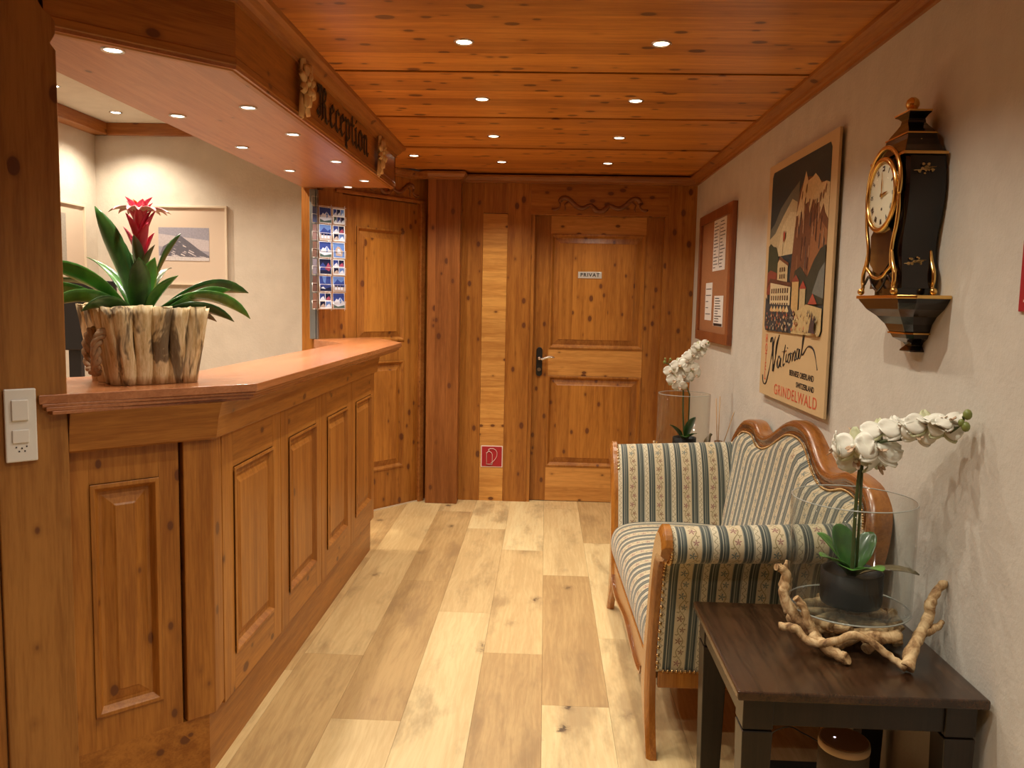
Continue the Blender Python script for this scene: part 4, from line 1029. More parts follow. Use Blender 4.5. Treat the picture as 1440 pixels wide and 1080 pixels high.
# terrace, crowd, road
pa([(L_, B_+.02), (L_+.02, B_), (.60, B_), (.55, .36), (.48, .395), (.13, .40), (L_, .43)], (.055, .06, .065))
pa([(.52, B_), (R_-.02, B_), (R_, B_+.02), (R_, .385), (.72, .40), (.58, .37)], (.55, .41, .20))
for k in range(6): x = .15+k*.052; pa([(x, .375), (x+.028, .393), (x+.056, .373), (x+.05, .367), (x+.006, .369)], (.66, .52, .27) if k % 2 else (.58, .36, .16))
for k in range(120):
    x = ra.uniform(.10, .62); z = ra.uniform(.292, .368); q = ra.uniform(.006, .013)
    pa([(x, z), (x+q, z-.003), (x+q*1.2, z+q*.6), (x+q*.3, z+q*.9)], ra.choice([(.62, .46, .24), (.30, .10, .06), (.70, .58, .38), (.08, .08, .09), (.45, .28, .13), (.55, .16, .08)]))
for k in range(30):
    x = ra.uniform(.66, .90); z = ra.uniform(.292, .37); q = ra.uniform(.008, .016)
    pa([(x, z), (x+q, z-.003), (x+q*.8, z+q)], ra.choice([(.10, .07, .06), (.45, .30, .14), (.50, .12, .08), (.60, .50, .32)]))
pa([(.80, .295), (.83, .35), (.835, .375), (.85, .34), (.88, .36), (.87, .31), (.89, .295)], (.07, .05, .05))
art.build('picture', 'paint', po, weld=False)
TPc = lambda x, z: frame(PT(x*pw, .0225, z*ph), (0, -1, 0), (-1, 0, 0))
for k, ch in enumerate('HOTEL'): text(ch, .052, TPc(.10, .248-.041*k), 'inkred', po, sx=.8, off=.02)
text('BERNESE OBERLAND', .031, TPc(.685, .128), 'ink', po, fit=.30, off=.02)
text('SWITZERLAND', .029, TPc(.745, .088), 'ink', po, fit=.215, off=.02)
text('GRINDELWALD', .062, TPc(.595, .040), 'inkred', po, fit=.555, spacing=1.15)
# script word
sn = MB()
def sc_(pts, r=.0030, n=5):
    P = cr([(x, z, 0) for x, z in pts], n); m = len(P)
    sn.tube([PT(p.x*pw, .0228, p.y*ph) for p in P], [r*(.45+.9*abs(math.sin(i*.35+.6))) for i in range(m)], 8, flat=.35)
sc_([(.055, .085), (.075, .052), (.125, .055), (.175, .12), (.215, .20), (.255, .262)], .0042)
sc_([(.185, .235), (.205, .258), (.225, .235), (.235, .17), (.25, .115), (.275, .17), (.30, .235), (.325, .272)], .0046)
sc_([(.365, .172), (.335, .185), (.315, .160), (.325, .133), (.355, .150), (.372, .178), (.365, .145), (.385, .142)], .0034)
sc_([(.43, .235), (.405, .175), (.405, .150), (.43, .158)], .0038); sc_([(.385, .205), (.45, .212)], .0024)
sc_([(.455, .200), (.447, .168), (.465, .170)], .0036); sc_([(.466, .222), (.468, .226)], .004)
sc_([(.515, .205), (.49, .198), (.483, .172), (.505, .168), (.525, .190), (.515, .207), (.54, .205)], .0034)
sc_([(.555, .213), (.545, .175), (.575, .215), (.588, .208), (.578, .183), (.60, .187)], .0034)
sc_([(.645, .225), (.62, .228), (.605, .202), (.622, .187), (.645, .215), (.652, .228), (.643, .193), (.665, .198)], .0034)
sc_([(.665, .20), (.70, .27), (.715, .315), (.70, .318), (.685, .27), (.68, .215), (.70, .213), (.76, .243), (.84, .232), (.895, .165)], .0036)
so_ = sn.build('lettering', 'ink', po, weld=False); so_['label'] = 'brown-black handwritten word National'

# red sign at the right edge of the photo
rs = thing('fire_sign', 'red sign cut off by the right edge of the photo', 'sign', (WX, 1.70, 1.47))
MB().box(WX-.006, WX, 1.60, 1.795, 1.40, 1.55).build('plate', 'signred', rs, bevel=.002)
MB().box(WX-.0075, WX-.006, 1.62, 1.775, 1.42, 1.425).box(WX-.0075, WX-.006, 1.62, 1.775, 1.525, 1.53).build('line', 'signwhite', rs)

# ================================================================== CLOCK AND ITS BRACKET
KY = 2.262; KZ = 1.436
br = thing('clock_bracket', 'black lacquered wall bracket with gold rim carrying the clock', 'bracket', (WX, KY, KZ))
def rect_ring(hx, hy, z, n=1, bow=0.0):
    """half-depth hx out from wall, half-width hy; plan of a bracket: canted corners"""
    x1 = WX-hx
    return [Vector((WX-.001, KY-hy, z)), Vector((x1+hx*.28, KY-hy, z)), Vector((x1, KY-hy*.80, z)), Vector((x1-bow, KY, z)), Vector((x1, KY+hy*.80, z)), Vector((x1+hx*.28, KY+hy, z)), Vector((WX-.001, KY+hy, z))]
prof = [(.118, .165, -.0085), (.112, .155, -.02), (.104, .135, -.036), (.085, .098, -.055), (.070, .075, -.075), (.062, .066, -.092), (.058, .062, -.100), (.052, .055, -.112), (.032, .032, -.124), (.026, .026, -.132), (.036, .040, -.144), (.036, .042, -.148)]
MB().loft([rect_ring(a, b_, KZ+z) for a, b_, z in prof], True, True, 0, False).build('corbel', 'lacquer', br, bevel=.002)
MB().loft([rect_ring(.122, .170, KZ-.009), rect_ring(.122, .170, KZ)], True, True, 0, False).build('shelf', 'brass', br, bevel=.002)
MB().loft([rect_ring(.062, .067, KZ-.101), rect_ring(.062, .067, KZ-.097)], True, True, 0, False).build('gold_band', 'brass', br)
def sprig(mb, T, s, seed_):
    q = random.Random(seed_)
    for k in range(12):
        a = q.uniform(0, 2*PI); r = q.uniform(.1, 1)*s; w_ = q.uniform(.10, .2)*s; th = q.uniform(0, PI)
        cx, cz = r*math.cos(a)*1.2, r*math.sin(a)*.55
        P = [(cx+w_*1.4*math.cos(t_+th)*(.5+.5*abs(math.cos(t_*1.5))), cz+w_*math.sin(t_+th)) for t_ in [2*PI*j/8 for j in range(8)]]
        mb.prism([T(x, .0008, z) for x, z in P], T(0, .0006, 0)-T(0, 0, 0))
    for k in range(3): mb.tube([T(-s*1.3+k*s*.4, .001, -.2*s), T(-s*.2, .001, .1*s*(k-1)), T(s*1.2-.2*k*s, .001, .25*s)], .0007, 6)
g_ = MB(); Tn = frame((0, 0, 0), (1, 0, 0), (0, -1, 0))
sprig(g_, frame((.952, KY-.083, KZ-.060), (1, 0, 0), (0, -1, .6)), .012, 3)
g_.build('gold_sprig', 'gold_paint', br)

ck_ = thing('bracket_clock', 'black lacquer clock with gold mounts and round cream dial', 'clock', (WX-.06, KY, KZ))
KH = [(0.018, .098), (.030, .096), (.06, .092), (.09, .084), (.12, .080), (.15, .083), (.18, .092), (.21, .102), (.24, .108), (.27, .110), (.30, .108), (.33, .103), (.352, .100)]
KXf, KXb = .888, .992
body = MB()
rings = []
for z, hw in [(q.x, q.y) for q in cr([(a, b_, 0) for a, b_ in KH], 3)]:
    xf = KXf+.010-.10*(hw-.085)
    rings.append([Vector((KXb, KY-hw, KZ+z)), Vector((xf+.008, KY-hw, KZ+z)), Vector((xf, KY-hw+.008, KZ+z)), Vector((xf, KY+hw-.008, KZ+z)), Vector((xf+.008, KY+hw, KZ+z)), Vector((KXb, KY+hw, KZ+z))])
body.loft(rings, True, True, 0, False); 
body.build('case', 'lacquer', ck_)
# hood
hood = MB()
hp_ = [(.352, .106, .000), (.358, .106, 0), (.366, .098, .004), (.380, .082, .012), (.396, .072, .018), (.410, .069, .020), (.414, .066, .022), (.424, .055, .026), (.436, .036, .032), (.446, .024, .036), (.456, .022, .038), (.464, .034, .034), (.468, .046, .030), (.474, .046, .030)]
def hring(z, hw, ins): return [Vector((KXb-ins*.6, KY-hw, KZ+z)), Vector((KXf+ins, KY-hw, KZ+z)), Vector((KXf+ins, KY+hw, KZ+z)), Vector((KXb-ins*.6, KY+hw, KZ+z))]
hood.loft([hring(*q) for q in hp_], True, True, 0, False)
hood.build('hood', 'lacquer', ck_, bevel=.001)
MB().loft([hring(.352, .109, -.003), hring(.359, .109, -.003)], True, True, 0, False).loft([hring(.410, .071, .018), hring(.4135, .071, .018)], True, True, 0, False).loft([hring(.470, .047, .029), hring(.4745, .047, .029)], True, True, 0, False).build('gold_band', 'brass', ck_)
MB().lathe([(.001, .474), (.008, .475), (.006, .480), (.012, .484), (.0165, .492), (.017, .498), (.014, .507), (.007, .513), (.001, .514)], (.943, KY, KZ), 24).build('finial', 'brass', ck_)
# dial
DZ = KZ+.262; Tk = frame((KXf-.004, KY, DZ), (0, -1, 0), (-1, 0, 0))
def disc(mb, r, b0, b1, n=40, T=Tk): mb.prism([T(r*math.cos(2*PI*k/n), b0, r*math.sin(2*PI*k/n)) for k in range(n)], T(0, b1-b0, 0)-T(0, 0, 0))
dd = MB(); disc(dd, .086, -.004, .004); dd = dd.build('dial', 'dial', ck_)
bz = MB()
rings = []
for k in range(48):
    a = 2*PI*k/48; rings.append([Tk((.091+.0075*math.cos(t_))*math.cos(a), .006+.0075*math.sin(t_), (.091+.0075*math.cos(t_))*math.sin(a)) for t_ in [2*PI*j/8 for j in range(8)]])
rings.append(rings[0]); bz.loft(rings, True, False, 0, True); bz.build('bezel', 'brass', dd)
nm = MB(); 
for k, rm in enumerate(['XII', 'I', 'II', 'III', 'IIII', 'V', 'VI', 'VII', 'VIII', 'IX', 'X', 'XI']):
    a = PI/2-k*PI/6
    ca, sa = math.cos(a-PI/2), math.sin(a-PI/2); wtot = sum({'I': .0035, 'V': .008, 'X': .008}[c] for c in rm); x = -wtot/2
    for ch in rm:
        w_ = {'I': .0035, 'V': .008, 'X': .008}[ch]
        segs = {'I': [((.5, 0), (.5, 1))], 'V': [((.1, 1), (.5, 0)), ((.5, 0), (.9, 1))], 'X': [((.1, 1), (.9, 0)), ((.9, 1), (.1, 0))]}[ch]
        for (xa, za), (xb, zb) in segs:
            def tr(xx, zz):
                X_, Z_ = x+xx*w_, .062+zz*.014
                return Tk(X_*ca-Z_*sa, .0045, X_*sa+Z_*ca)
            nm.tube([tr(xa, za), tr(xb, zb)], .0009, 6)
        x += w_
for k in range(60):
    a = 2*PI*k/60; nm.tube([Tk(.080*math.cos(a), .0045, .080*math.sin(a)), Tk(.082*math.cos(a), .0045, .082*math.sin(a))], .0005, 5)
disc(nm, .004, .004, .0048, 10, frame((KXf-.004, KY, DZ-.036), (0, -1, 0), (-1, 0, 0)))
nm.build('numerals', 'ink', dd)
hn = MB()
for ang, L, w_ in ((PI/2+.03, .060, .0022), (.15, .040, .0030)):
    d = Vector((math.cos(ang), math.sin(ang))); n_ = Vector((-d.y, d.x))
    P = [d*-.01+n_*w_*.4, d*L*.5+n_*w_, d*L, d*L*.5-n_*w_, d*-.01-n_*w_*.4]
    hn.prism([Tk(q.x, .007, q.y) for q in P], Tk(0, .001, 0)-Tk(0, 0, 0))
disc(hn, .005, .006, .009, 14); hn.build('hand', 'brass', dd)
gl = MB(); rings = []
for i in range(7):
    r = .088*(1-i/6)+.0005; rings.append([Tk(r*math.cos(2*PI*k/40), .006+.014*(1-(r/.088)**2), r*math.sin(2*PI*k/40)) for k in range(40)])
gl.loft(rings, True, False, 0, True); gl.build('dial_glass', 'glass', dd)
# arch above dial and front frame of brass following the waist
def fline(pts, r, mat, name, T=frame((KXf-.006, KY, KZ), (0, -1, 0), (-1, 0, 0)), fl=1.0):
    mb = MB(); P = cr([(x, z, 0) for x, z in pts], 5)
    mb.tube([T(p.x, .0, p.y) for p in P], r, 8, flat=fl); return mb.build(name, mat, ck_)
for sg in (-1, 1):
    fline([(sg*.098, .262), (sg*.103, .22), (sg*.095, .175), (sg*.080, .135), (sg*.076, .10), (sg*.080, .075), (sg*.060, .064), (sg*.035, .050), (0, .044)], .0052, 'brass', 'gold_mount')
    # cabriole feet, front and back
    for X_, nm_ in ((KXf-.006, 'f'), (KXb-.012, 'b')):
        Tq = frame((X_, KY, KZ), (0, -1, 0), (-1, 0, 0))
        mb = MB(); P = cr([(sg*.078, .115, 0), (sg*.088, .085, 0), (sg*.102, .060, 0), (sg*.104, .038, 0), (sg*.100, .022, 0), (sg*.108, .008, 0)], 5)
        mb.tube([Tq(p.x, 0, p.y) for p in P], [.004+.002*math.sin(PI*i/len(P)) for i in range(len(P))], 8)
        mb.ball(Tq(sg*.110, .001, .010), .0098, 12); mb.build('foot', 'brass', ck_)
fline([(-.100, .255), (-.104, .29), (-.09, .335), (-.055, .368), (0, .384), (.055, .368), (.09, .335), (.104, .29), (.100, .255)], .006, 'brass', 'arch_rim')
ar = MB(); Tq = frame((KXf-.004, KY, KZ), (0, -1, 0), (-1, 0, 0))
P = [(.102*math.cos(a), .262+.118*math.sin(a)) for a in [PI*k/20 for k in range(21)]]
ar.prism([Tq(x, -.006, z) for x, z in P], Tq(0, .005, 0)-Tq(0, 0, 0)); ar.build('arch', 'lacquer', ck_)
fline([(-.09, .03), (-.06, .052), (-.035, .028), (0, .012), (.035, .028), (.06, .052), (.09, .03)], .0035, 'lacquer', 'apron')
wn = MB(); wn.prism([Tq(x, -.004, z) for x, z in [(-.068, .16), (-.066, .085), (-.03, .062), (0, .056), (.03, .062), (.066, .085), (.068, .16), (.05, .175), (-.05, .175)]], Tq(0, .005, 0)-Tq(0, 0, 0))
wn.build('pendulum_window', plain('dark_glass', (.012, .010, .008), .04, 0, .8, 1.0), ck_)
g_ = MB()
sprig(g_, frame((.940, KY-.1085, KZ+.315), (1, 0, 0), (0, -1, 0)), .022, 5); sprig(g_, frame((.940, KY-.086, KZ+.085), (1, 0, 0), (0, -1, 0)), .022, 8)
sprig(g_, frame((.943, KY-.072, KZ+.388), (1, 0, 0), (0, -1, .3)), .014, 9)
g_.build('gold_sprig', 'gold_paint', ck_)
MB().box(.905, .985, KY-.075, KY+.075, KZ, KZ+.02).build('plinth', 'lacquer', ck_)

# ================================================================== SOFA
sf = thing('sofa', 'small antique sofa with striped damask upholstery and carved wooden frame', 'sofa', (0, 0, 0))
# local frame: x to the wall from the seat front, y along the sofa (towards the back wall is +), z up
U_FR = 0.0; SEATD = .60
def arm_profile():
    P = [(.50, .36), (.535, .45), (.56, .53), (.585, .61), (.615, .67), (.655, .722), (.70, .748), (.745, .738), (.772, .705), (.765, .668), (.735, .648), (.70, .645), (.672, .625), (.650, .575), (.632, .48), (.612, .37), (.595, .27), (.590, .255)]
    return cr([(a, b_, 0) for a, b_ in P], 4)
for sg in (-1, 1):
    A = arm_profile(); m = len(A); rows = []; uv = []
    Ls = [0]
    for i in range(1, m): Ls.append(Ls[-1]+(A[i]-A[i-1]).length)
    NX = 12
    for i in range(m):
        row = []; ur = []
        for j in range(NX+1):
            x = .024+j*(.578/NX); lift = .028*(x/.6)*max(0, (A[i].y-.5)/.25)
            pf = .006*math.sin(PI*min(1, j/3)/2)
            row.append(Vector((x, sg*(A[i].x), A[i].y+lift))); ur.append((x+.05, Ls[i]+(.02 if sg > 0 else 0)))
        rows.append(row); uv.append(ur)
    mb = MB().grid(rows, uv)
    mb.add([r_[0] for r_ in rows], [tuple(range(m))], 0, None, [(.05, p.y) for p in A])
    mb.add([r_[-1] for r_ in rows], [tuple(range(m))], 0, None, [(.05, p.y) for p in A])
    arm_ = mb.build('arm_cushion', 'fabric', sf)
    # front post: sabre leg sweeping up into the scroll
    inner = [(.605, .0), (.565, .06), (.50, .13), (.455, .19), (.475, .26), (.505, .34), (.535, .43), (.560, .53), (.585, .60), (.620, .675), (.665, .735), (.715, .762), (.765, .748), (.785, .71)]
    outer = [(.660, .0), (.625, .06), (.598, .14), (.588, .22), (.592, .30), (.608, .40), (.628, .50), (.650, .58), (.675, .63), (.705, .645), (.738, .655), (.765, .672)]
    I_, O_ = cr([(a, b_, 0) for a, b_ in inner], 4), cr([(a, b_, 0) for a, b_ in outer], 4)
    n = 46
    def smp(L_, t_): 
        f_ = t_*(len(L_)-1); i = min(int(f_), len(L_)-2); return L_[i].lerp(L_[i+1], f_-i)
    rings = []
    for k in range(n+1):
        a, b_ = smp(I_, k/n), smp(O_, k/n); m_ = (a+b_)/2
        def q(p, x, s_=1.0): pp_ = m_.lerp(p, s_); return Vector((x, sg*pp_.x, pp_.y))
        rings.append([q(a, .026), q(a, .006), q(a, 0.0, .82), q(a, -.006, .55), q(b_, -.006, .55), q(b_, 0.0, .82), q(b_, .006), q(b_, .026)])
    MB().loft(rings, True, True, 0, False).build('front_post', 'walnut', sf, bevel=.002)
    # back leg and side rail
    MB().prism([(.50, sg*.575, .25), (.545, sg*.575, .25), (.60, sg*.575, 0), (.57, sg*.575, 0)], (0, sg*.03, 0)).build('back_leg', 'walnut', sf, bevel=.003)
    MB().box(.03, .57, min(sg*.575, sg*.598), max(sg*.575, sg*.598), .205, .258).build('side_rail', 'walnut', sf, bevel=.003)
    nt = MB()
    for i in range(0, m, 1):
        if A[i].y > .262 and i > 14: nt.ball((.026, sg*(A[i].x+.001), A[i].y), .0062, 6)
    for k in range(38): nt.ball((.045+k*.014, sg*.600, .262), .0055, 6)
    o = nt.build('nail_trim', 'nail', arm_); o['kind'] = 'stuff'
# front rail, curved
fr_ = [(-.46, .20), (-.42, .165), (-.30, .155), (-.15, .17), (0, .185), (.15, .17), (.30, .155), (.42, .165), (.46, .20)]
lo_ = cr([(a, b_, 0) for a, b_ in fr_], 5)
MB().prism([(.004, p.x, p.y) for p in lo_]+[(.004, .50, .265), (.004, -.50, .265)], (.03, 0, 0)).build('front_rail', 'walnut', sf, bevel=.003)
MB().prism([(-.006, p.x, p.y+.002) for p in lo_]+[(-.006, p.x, p.y+.014) for p in reversed(lo_)], (.014, 0, 0)).build('rail_bead', 'walnut_dark', sf, bevel=.001)
# seat
rows = []; uv = []
sp = cr([(.012, .262, 0), (-.004, .31, 0), (-.004, .365, 0), (.012, .405, 0), (.05, .43, 0), (.12, .443, 0), (.25, .447, 0), (.40, .442, 0), (.52, .43, 0)], 4)
Ls = [0]
for i in range(1, len(sp)): Ls.append(Ls[-1]+(sp[i]-sp[i-1]).length)
for i, p in enumerate(sp):
    row = []; ur = []
    for j in range(29):
        y = -.56+j*.04; hw = .53+.03*min(1, max(0, (p.y-.3)/.1))
        y2 = y*hw/.56; ed = 1-(abs(y)/.56)**6
        row.append(Vector((p.x, y2, .262+(p.y-.262)*(.93+.07*ed)))); ur.append((y2+.3, Ls[i]))
    rows.append(row); uv.append(ur)
MB().grid(rows, uv).build('seat', 'fabric', sf)
MB().box(.03, .55, -.56, .56, .22, .36).build('seat_base', 'walnut', sf)
# back: crest curve, wood frame and padded panel
crest = [(-.700, .30), (-.730, .42), (-.765, .55), (-.805, .68), (-.785, .80), (-.715, .872), (-.62, .893), (-.52, .893), (-.43, .868), (-.35, .866), (-.27, .890), (-.19, .930), (-.11, .962), (0, .975), (.11, .962), (.19, .930), (.27, .890), (.35, .866), (.43, .868), (.52, .893), (.62, .893), (.715, .872), (.785, .80), (.805, .68), (.765, .55), (.730, .42), (.700, .30)]
cu_ = cr([(a, b_, 0) for a, b_ in crest], 4); nC = len(cu_)
def backx(z): return .475+.135*max(0, (z-.30))/.65     # leaning back surface
rings = []
inn = []
for i, p in enumerate(cu_):
    d = (cu_[min(i+1, nC-1)]-cu_[max(i-1, 0)]).normalized(); nn = Vector((d.y, -d.x, 0))       # inward
    if nn.y > 0 and abs(nn.x) < .7: nn = -nn
    w_ = .062; X0 = backx(p.y)
    prof_ = [(0, .062), (0, .018), (.006, .004), (.018, -.004), (.030, -.002), (.036, .006), (.046, .006), (.056, .002), (w_, .014), (w_, .062)]
    rings.append([Vector((X0+b_, p.x+nn.x*a, p.y+nn.y*a)) for a, b_ in prof_]); inn.append(p+nn*w_*.93)
cf = MB().loft([r_[:3] for r_ in rings], False, False, 0, True); cf.loft([r_[2:] for r_ in rings], False, False, 1, True)
cf.add(rings[0], [tuple(range(10))], 0); cf.add(rings[-1], [tuple(range(10))], 0)
cf.build('crest_frame', ['walnut_mid', 'walnut_dark'], sf)
def topz(y):
    best = .3
    for i in range(len(inn)-1):
        a, b_ = inn[i], inn[i+1]
        if (a.x-y)*(b_.x-y) <= 0 and abs(a.x-b_.x) > 1e-6: best = max(best, a.y+(b_.y-a.y)*(y-a.x)/(b_.x-a.x))
    return best
rows = []; uv = []; NY = 64; NZ = 18
for i in range(NZ+1):
    v = i/NZ; row = []; ur = []
    for j in range(NY+1):
        v2 = v; y = (-.785+1.57*j/NY); tz = topz(y)+.004; z = .36+(tz-.36)*v; y = y*min(1, .84+.16*(z-.30)/.42)
        ed = min(1, (tz-z)/.07); ed2 = min(1, (.785-abs(y))/.08); pf = .045*(max(0, 1-(1-ed)**2))**.5*(max(0, 1-(1-ed2)**2))**.5
        row.append(Vector((backx(z)+.022-pf, y, z))); ur.append((y*(1.0-.12*v)+.35, z*1.02))
    rows.append(row); uv.append(ur)
MB().grid(rows, uv).build('backrest', 'fabric', sf)
MB().prism([(0, p.x, p.y) for p in cu_[2:-2]], (.02, 0, 0))
bb = MB(); bb.loft([[Vector((backx(p.y)+.05, p.x*.985, p.y*.985)) for p in cu_], [Vector((backx(p.y)+.062, p.x*.985, p.y*.985)) for p in cu_]], True, True, 0, False); bb.build('back_board', 'fabric', sf)
nt = MB()
for i in range(10, nC-10):
    for t_ in (0, .5):
        p = inn[i].lerp(inn[i+1], t_); nt.ball((backx(p.y)+.006, p.x, p.y), .0048, 6)
o = nt.build('nail_trim', 'nail', sf); o['kind'] = 'stuff'
sf.location = (.335, 3.10, 0); sf.rotation_euler = (0, 0, math.radians(1.3))

# ================================================================== SIDE TABLES
def side_table(x0, x1, y0, y1, H, label, name='side_table'):
    r = thing(name, label, 'table', ((x0+x1)/2, (y0+y1)/2, 0))
    tt = .022
    MB().box(x0, x1, y0, y1, H-tt, H).build('tabletop', 'espresso', r, bevel=.005)
    lg = .068
    MB().box(x0+.05, x1-.05, y0+.025, y0+.045, H-tt-.066, H-tt).box(x0+.05, x1-.05, y1-.045, y1-.025, H-tt-.066, H-tt).box(x0+.022, x0+.042, y0+.05, y1-.05, H-tt-.066, H-tt).box(x1-.042, x1-.022, y0+.05, y1-.05, H-tt-.066, H-tt).build('apron', 'espresso_leg', r, bevel=.002)
    for a in (x0+.018, x1-.018-lg):
        for b_ in (y0+.018, y1-.018-lg):
            m = MB().box(a, a+lg, b_, b_+lg, H-tt-.072, H-tt)
            m.prism([(a+.003, b_+.003, H-tt-.076), (a+lg-.003, b_+.003, H-tt-.076), (a+lg-.003, b_+lg-.003, H-tt-.076), (a+.003, b_+lg-.003, H-tt-.076)], (0, 0, .006))
            rings = [[Vector((a+e, b_+e, z)), Vector((a+lg-e, b_+e, z)), Vector((a+lg-e, b_+lg-e, z)), Vector((a+e, b_+lg-e, z))] for e, z in ((.008, 0), (0, H-tt-.078))]
            m.loft(rings, True, True, 0, False).build('leg', 'espresso_leg', r, bevel=.002)
    return r
TZ = .556
side_table(.443, .990, 1.765, 2.322, TZ, 'dark stained square side table in front beside the sofa')
side_table(.50, .99, 4.05, 4.70, TZ, 'dark stained side table hidden behind the far end of the sofa')

# glass hurricane vase
def vase(c, r, h, label, th=.0035, foot=.012):
    o = thing('glass_vase', label, 'vase', c)
    prof = [(.001, 0), (r*.97, 0), (r, .004), (r, h), (r-th*.5, h+.001), (r-th, h), (r-th, foot), (r*.9, foot-.002), (.001, foot-.002)]
    cy_ = MB().lathe(prof, c, 64).build('cylinder', 'glass', o)
    MB().tube([Vector(c)+Vector((( r-th/2)*math.cos(2*PI*k/64), (r-th/2)*math.sin(2*PI*k/64), h)) for k in range(65)], th*.42, 8, caps=False).build('rim', 'glass_glint', cy_)
    MB().tube([Vector(c)+Vector((r*.985*math.cos(2*PI*k/64), r*.985*math.sin(2*PI*k/64), .003)) for k in range(65)], .0022, 8, caps=False).build('foot_ring', 'glass_glint', cy_)
    return o
VC = (.800, 2.115, .632)
vase(VC, .152, .285, 'large clear glass cylinder vase on driftwood, on the near table')
FC = (.745, 4.40, TZ+.06)
vase(FC, .138, .315, 'clear glass cylinder vase behind the far sofa arm')

def orchid(base, pts, blossoms, leaves, buds, label, pot_r, pot_h, stick=None, mleaf='leaf_bright', bs=1.0):
    base = Vector(base); r = thing('potted_orchid', label, 'potted plant', tuple(base))
    MB().lathe([(.001, 0), (pot_r*.96, 0), (pot_r, .01), (pot_r, pot_h), (pot_r*.94, pot_h), (pot_r*.92, pot_h-.012), (.001, pot_h-.014)], base, 40).build('pot', 'black_pot', r)
    P = cr([base+Vector(p) for p in pts], 6); n = len(P)
    MB().tube(P, [.0052-.003*i/n for i in range(n)], 8).build('stem', 'stem', r)
    if stick: MB().tube([base+Vector(q) for q in stick], .0038, 8).build('support_stick', 'stem', r)
    for az, L, W_, ri, dr, mt in leaves:
        leaf(base+Vector((.012*math.cos(az), .012*math.sin(az), pot_h-.012)), az, L, W_, ri, dr, mt, r, fold=.13, nseg=14, oval=True)
    def petal(mb, c, dirv, nrm, L, W_, cup=.2, mi=0):
        sd = dirv.cross(nrm).normalized(); rows = []
        for i in range(8):
            t_ = i/7; ww = W_*(math.sin(PI*(t_*.90+.06))**.6); row = []
            for j in range(7):
                q = (j-3)/3
                row.append(c+dirv*(L*t_)+sd*(q*ww/2)+nrm*(cup*L*(t_*t_)-.05*L*q*q+.07*L*t_*math.sin(5*t_+4*q+9*L)))
            rows.append(row)
        mb.grid(rows, mi=mi)
    for k, (p, nr, s_, rot) in enumerate(blossoms):
        s_ *= bs*1.12
        c = base+Vector(p); nrm = Vector(nr).normalized(); up = Vector((0, 0, 1)); a = up.cross(nrm)
        if a.length < .05: a = Vector((1, 0, 0))
        a.normalize(); b_ = nrm.cross(a)
        di = lambda th: a*math.cos(th+rot)+b_*math.sin(th+rot)
        mb = MB()
        for th in (PI/2, PI/2+2.2, PI/2-2.2): petal(mb, c-nrm*.002, di(th), nrm, .040*s_, .026*s_, -.06, 1 if k % 3 == 0 else 0)
        for th in (.18, PI-.18): petal(mb, c+nrm*.002, di(th), nrm, .043*s_, .050*s_, .10)
        petal(mb, c+nrm*.004, (di(-PI/2)+nrm*.9).normalized(), nrm, .020*s_, .014*s_, .3, 2)
        for sg in (-1, 1): petal(mb, c+nrm*.004, (di(-PI/2+sg*.9)+nrm*.8).normalized(), nrm, .014*s_, .010*s_, .4, 2)
        mb.ball(c+nrm*.006*s_, .0045*s_, 8, 0)
        # pedicel to nearest stem point
        q = min(P, key=lambda w__: (w__-c).length); mb.tube([c-nrm*.003, (c+q)/2-nrm*.006, q], .0016, 6, 3)
        mb.build('blossom', ['petal', 'petal_green', 'lip', 'stem'], r, solid=.0006)
    for p, s_ in buds:
        mb = MB(); c = base+Vector(p); q = min(P, key=lambda w__: (w__-c).length)
        mb.ball(c, .0085*s_, 10, sz=1.25); mb.tube([c, (c+q)/2+Vector((0, 0, .004)), q], .0018, 6, 0); mb.build('bud', 'bud', r)
    return r
ob = (VC[0]+.005, VC[1]-.005, VC[2]+.0125)
st_ = [(0, 0, .07), (-.005, 0, .20), (-.004, 0, .32), (.008, -.008, .385), (.045, -.03, .415), (.095, -.055, .435), (.14, -.075, .455), (.175, -.09, .475), (.195, -.10, .50)]
st_ = [(0, 0, .07), (-.002, -.002, .22), (0, -.005, .34), (.004, -.01, .40), (.03, -.04, .425), (.065, -.08, .440), (.10, -.125, .452), (.135, -.165, .470), (.155, -.19, .500), (.15, -.20, .515)]
bl = [((-.028, -.035, .412), (-.75, -.65, .25), 1.15, .2), ((.022, -.060, .408), (.15, -.75, .65), 1.25, -.2), ((-.012, -.015, .375), (-.4, -.8, -.25), 1.0, .5), ((.034, -.035, .372), (.5, -.7, -.5), 1.0, .1),
      ((-.055, .01, .400), (-.9, .2, -.15), 1.0, .4), ((.0, .02, .432), (-.25, .3, .9), 1.0, 0), ((.04, -.03, .455), (-.3, -.55, .8), 1.05, .3), ((.062, -.085, .468), (-.1, -.6, .8), 1.1, .2),
      ((.085, -.10, .475), (.25, -.3, .9), 1.0, -.3), ((.10, -.135, .485), (-.25, -.75, .6), 1.0, .1), ((.115, -.15, .492), (.2, -.2, .95), .95, .3), ((.085, -.13, .462), (-.2, -.95, .1), .85, -.2), ((.128, -.165, .478), (.0, -.9, .4), .85, -.2), ((.135, -.175, .50), (-.1, -.5, .85), .75, .6)]
lv = [(2.75, .125, .078, 1.10, .45, 'leaf_bright'), (3.5, .105, .072, .85, .6, 'leaf_bright'), (4.35, .100, .072, .75, .7, 'leaf_bright'), (5.75, .150, .048, .55, .75, 'leaf_brown'), (.6, .12, .066, 1.15, .3, 'leaf_dark'), (1.8, .13, .070, 1.20, .3, 'leaf_dark'), (5.1, .10, .060, .8, .8, 'leaf_bright')]
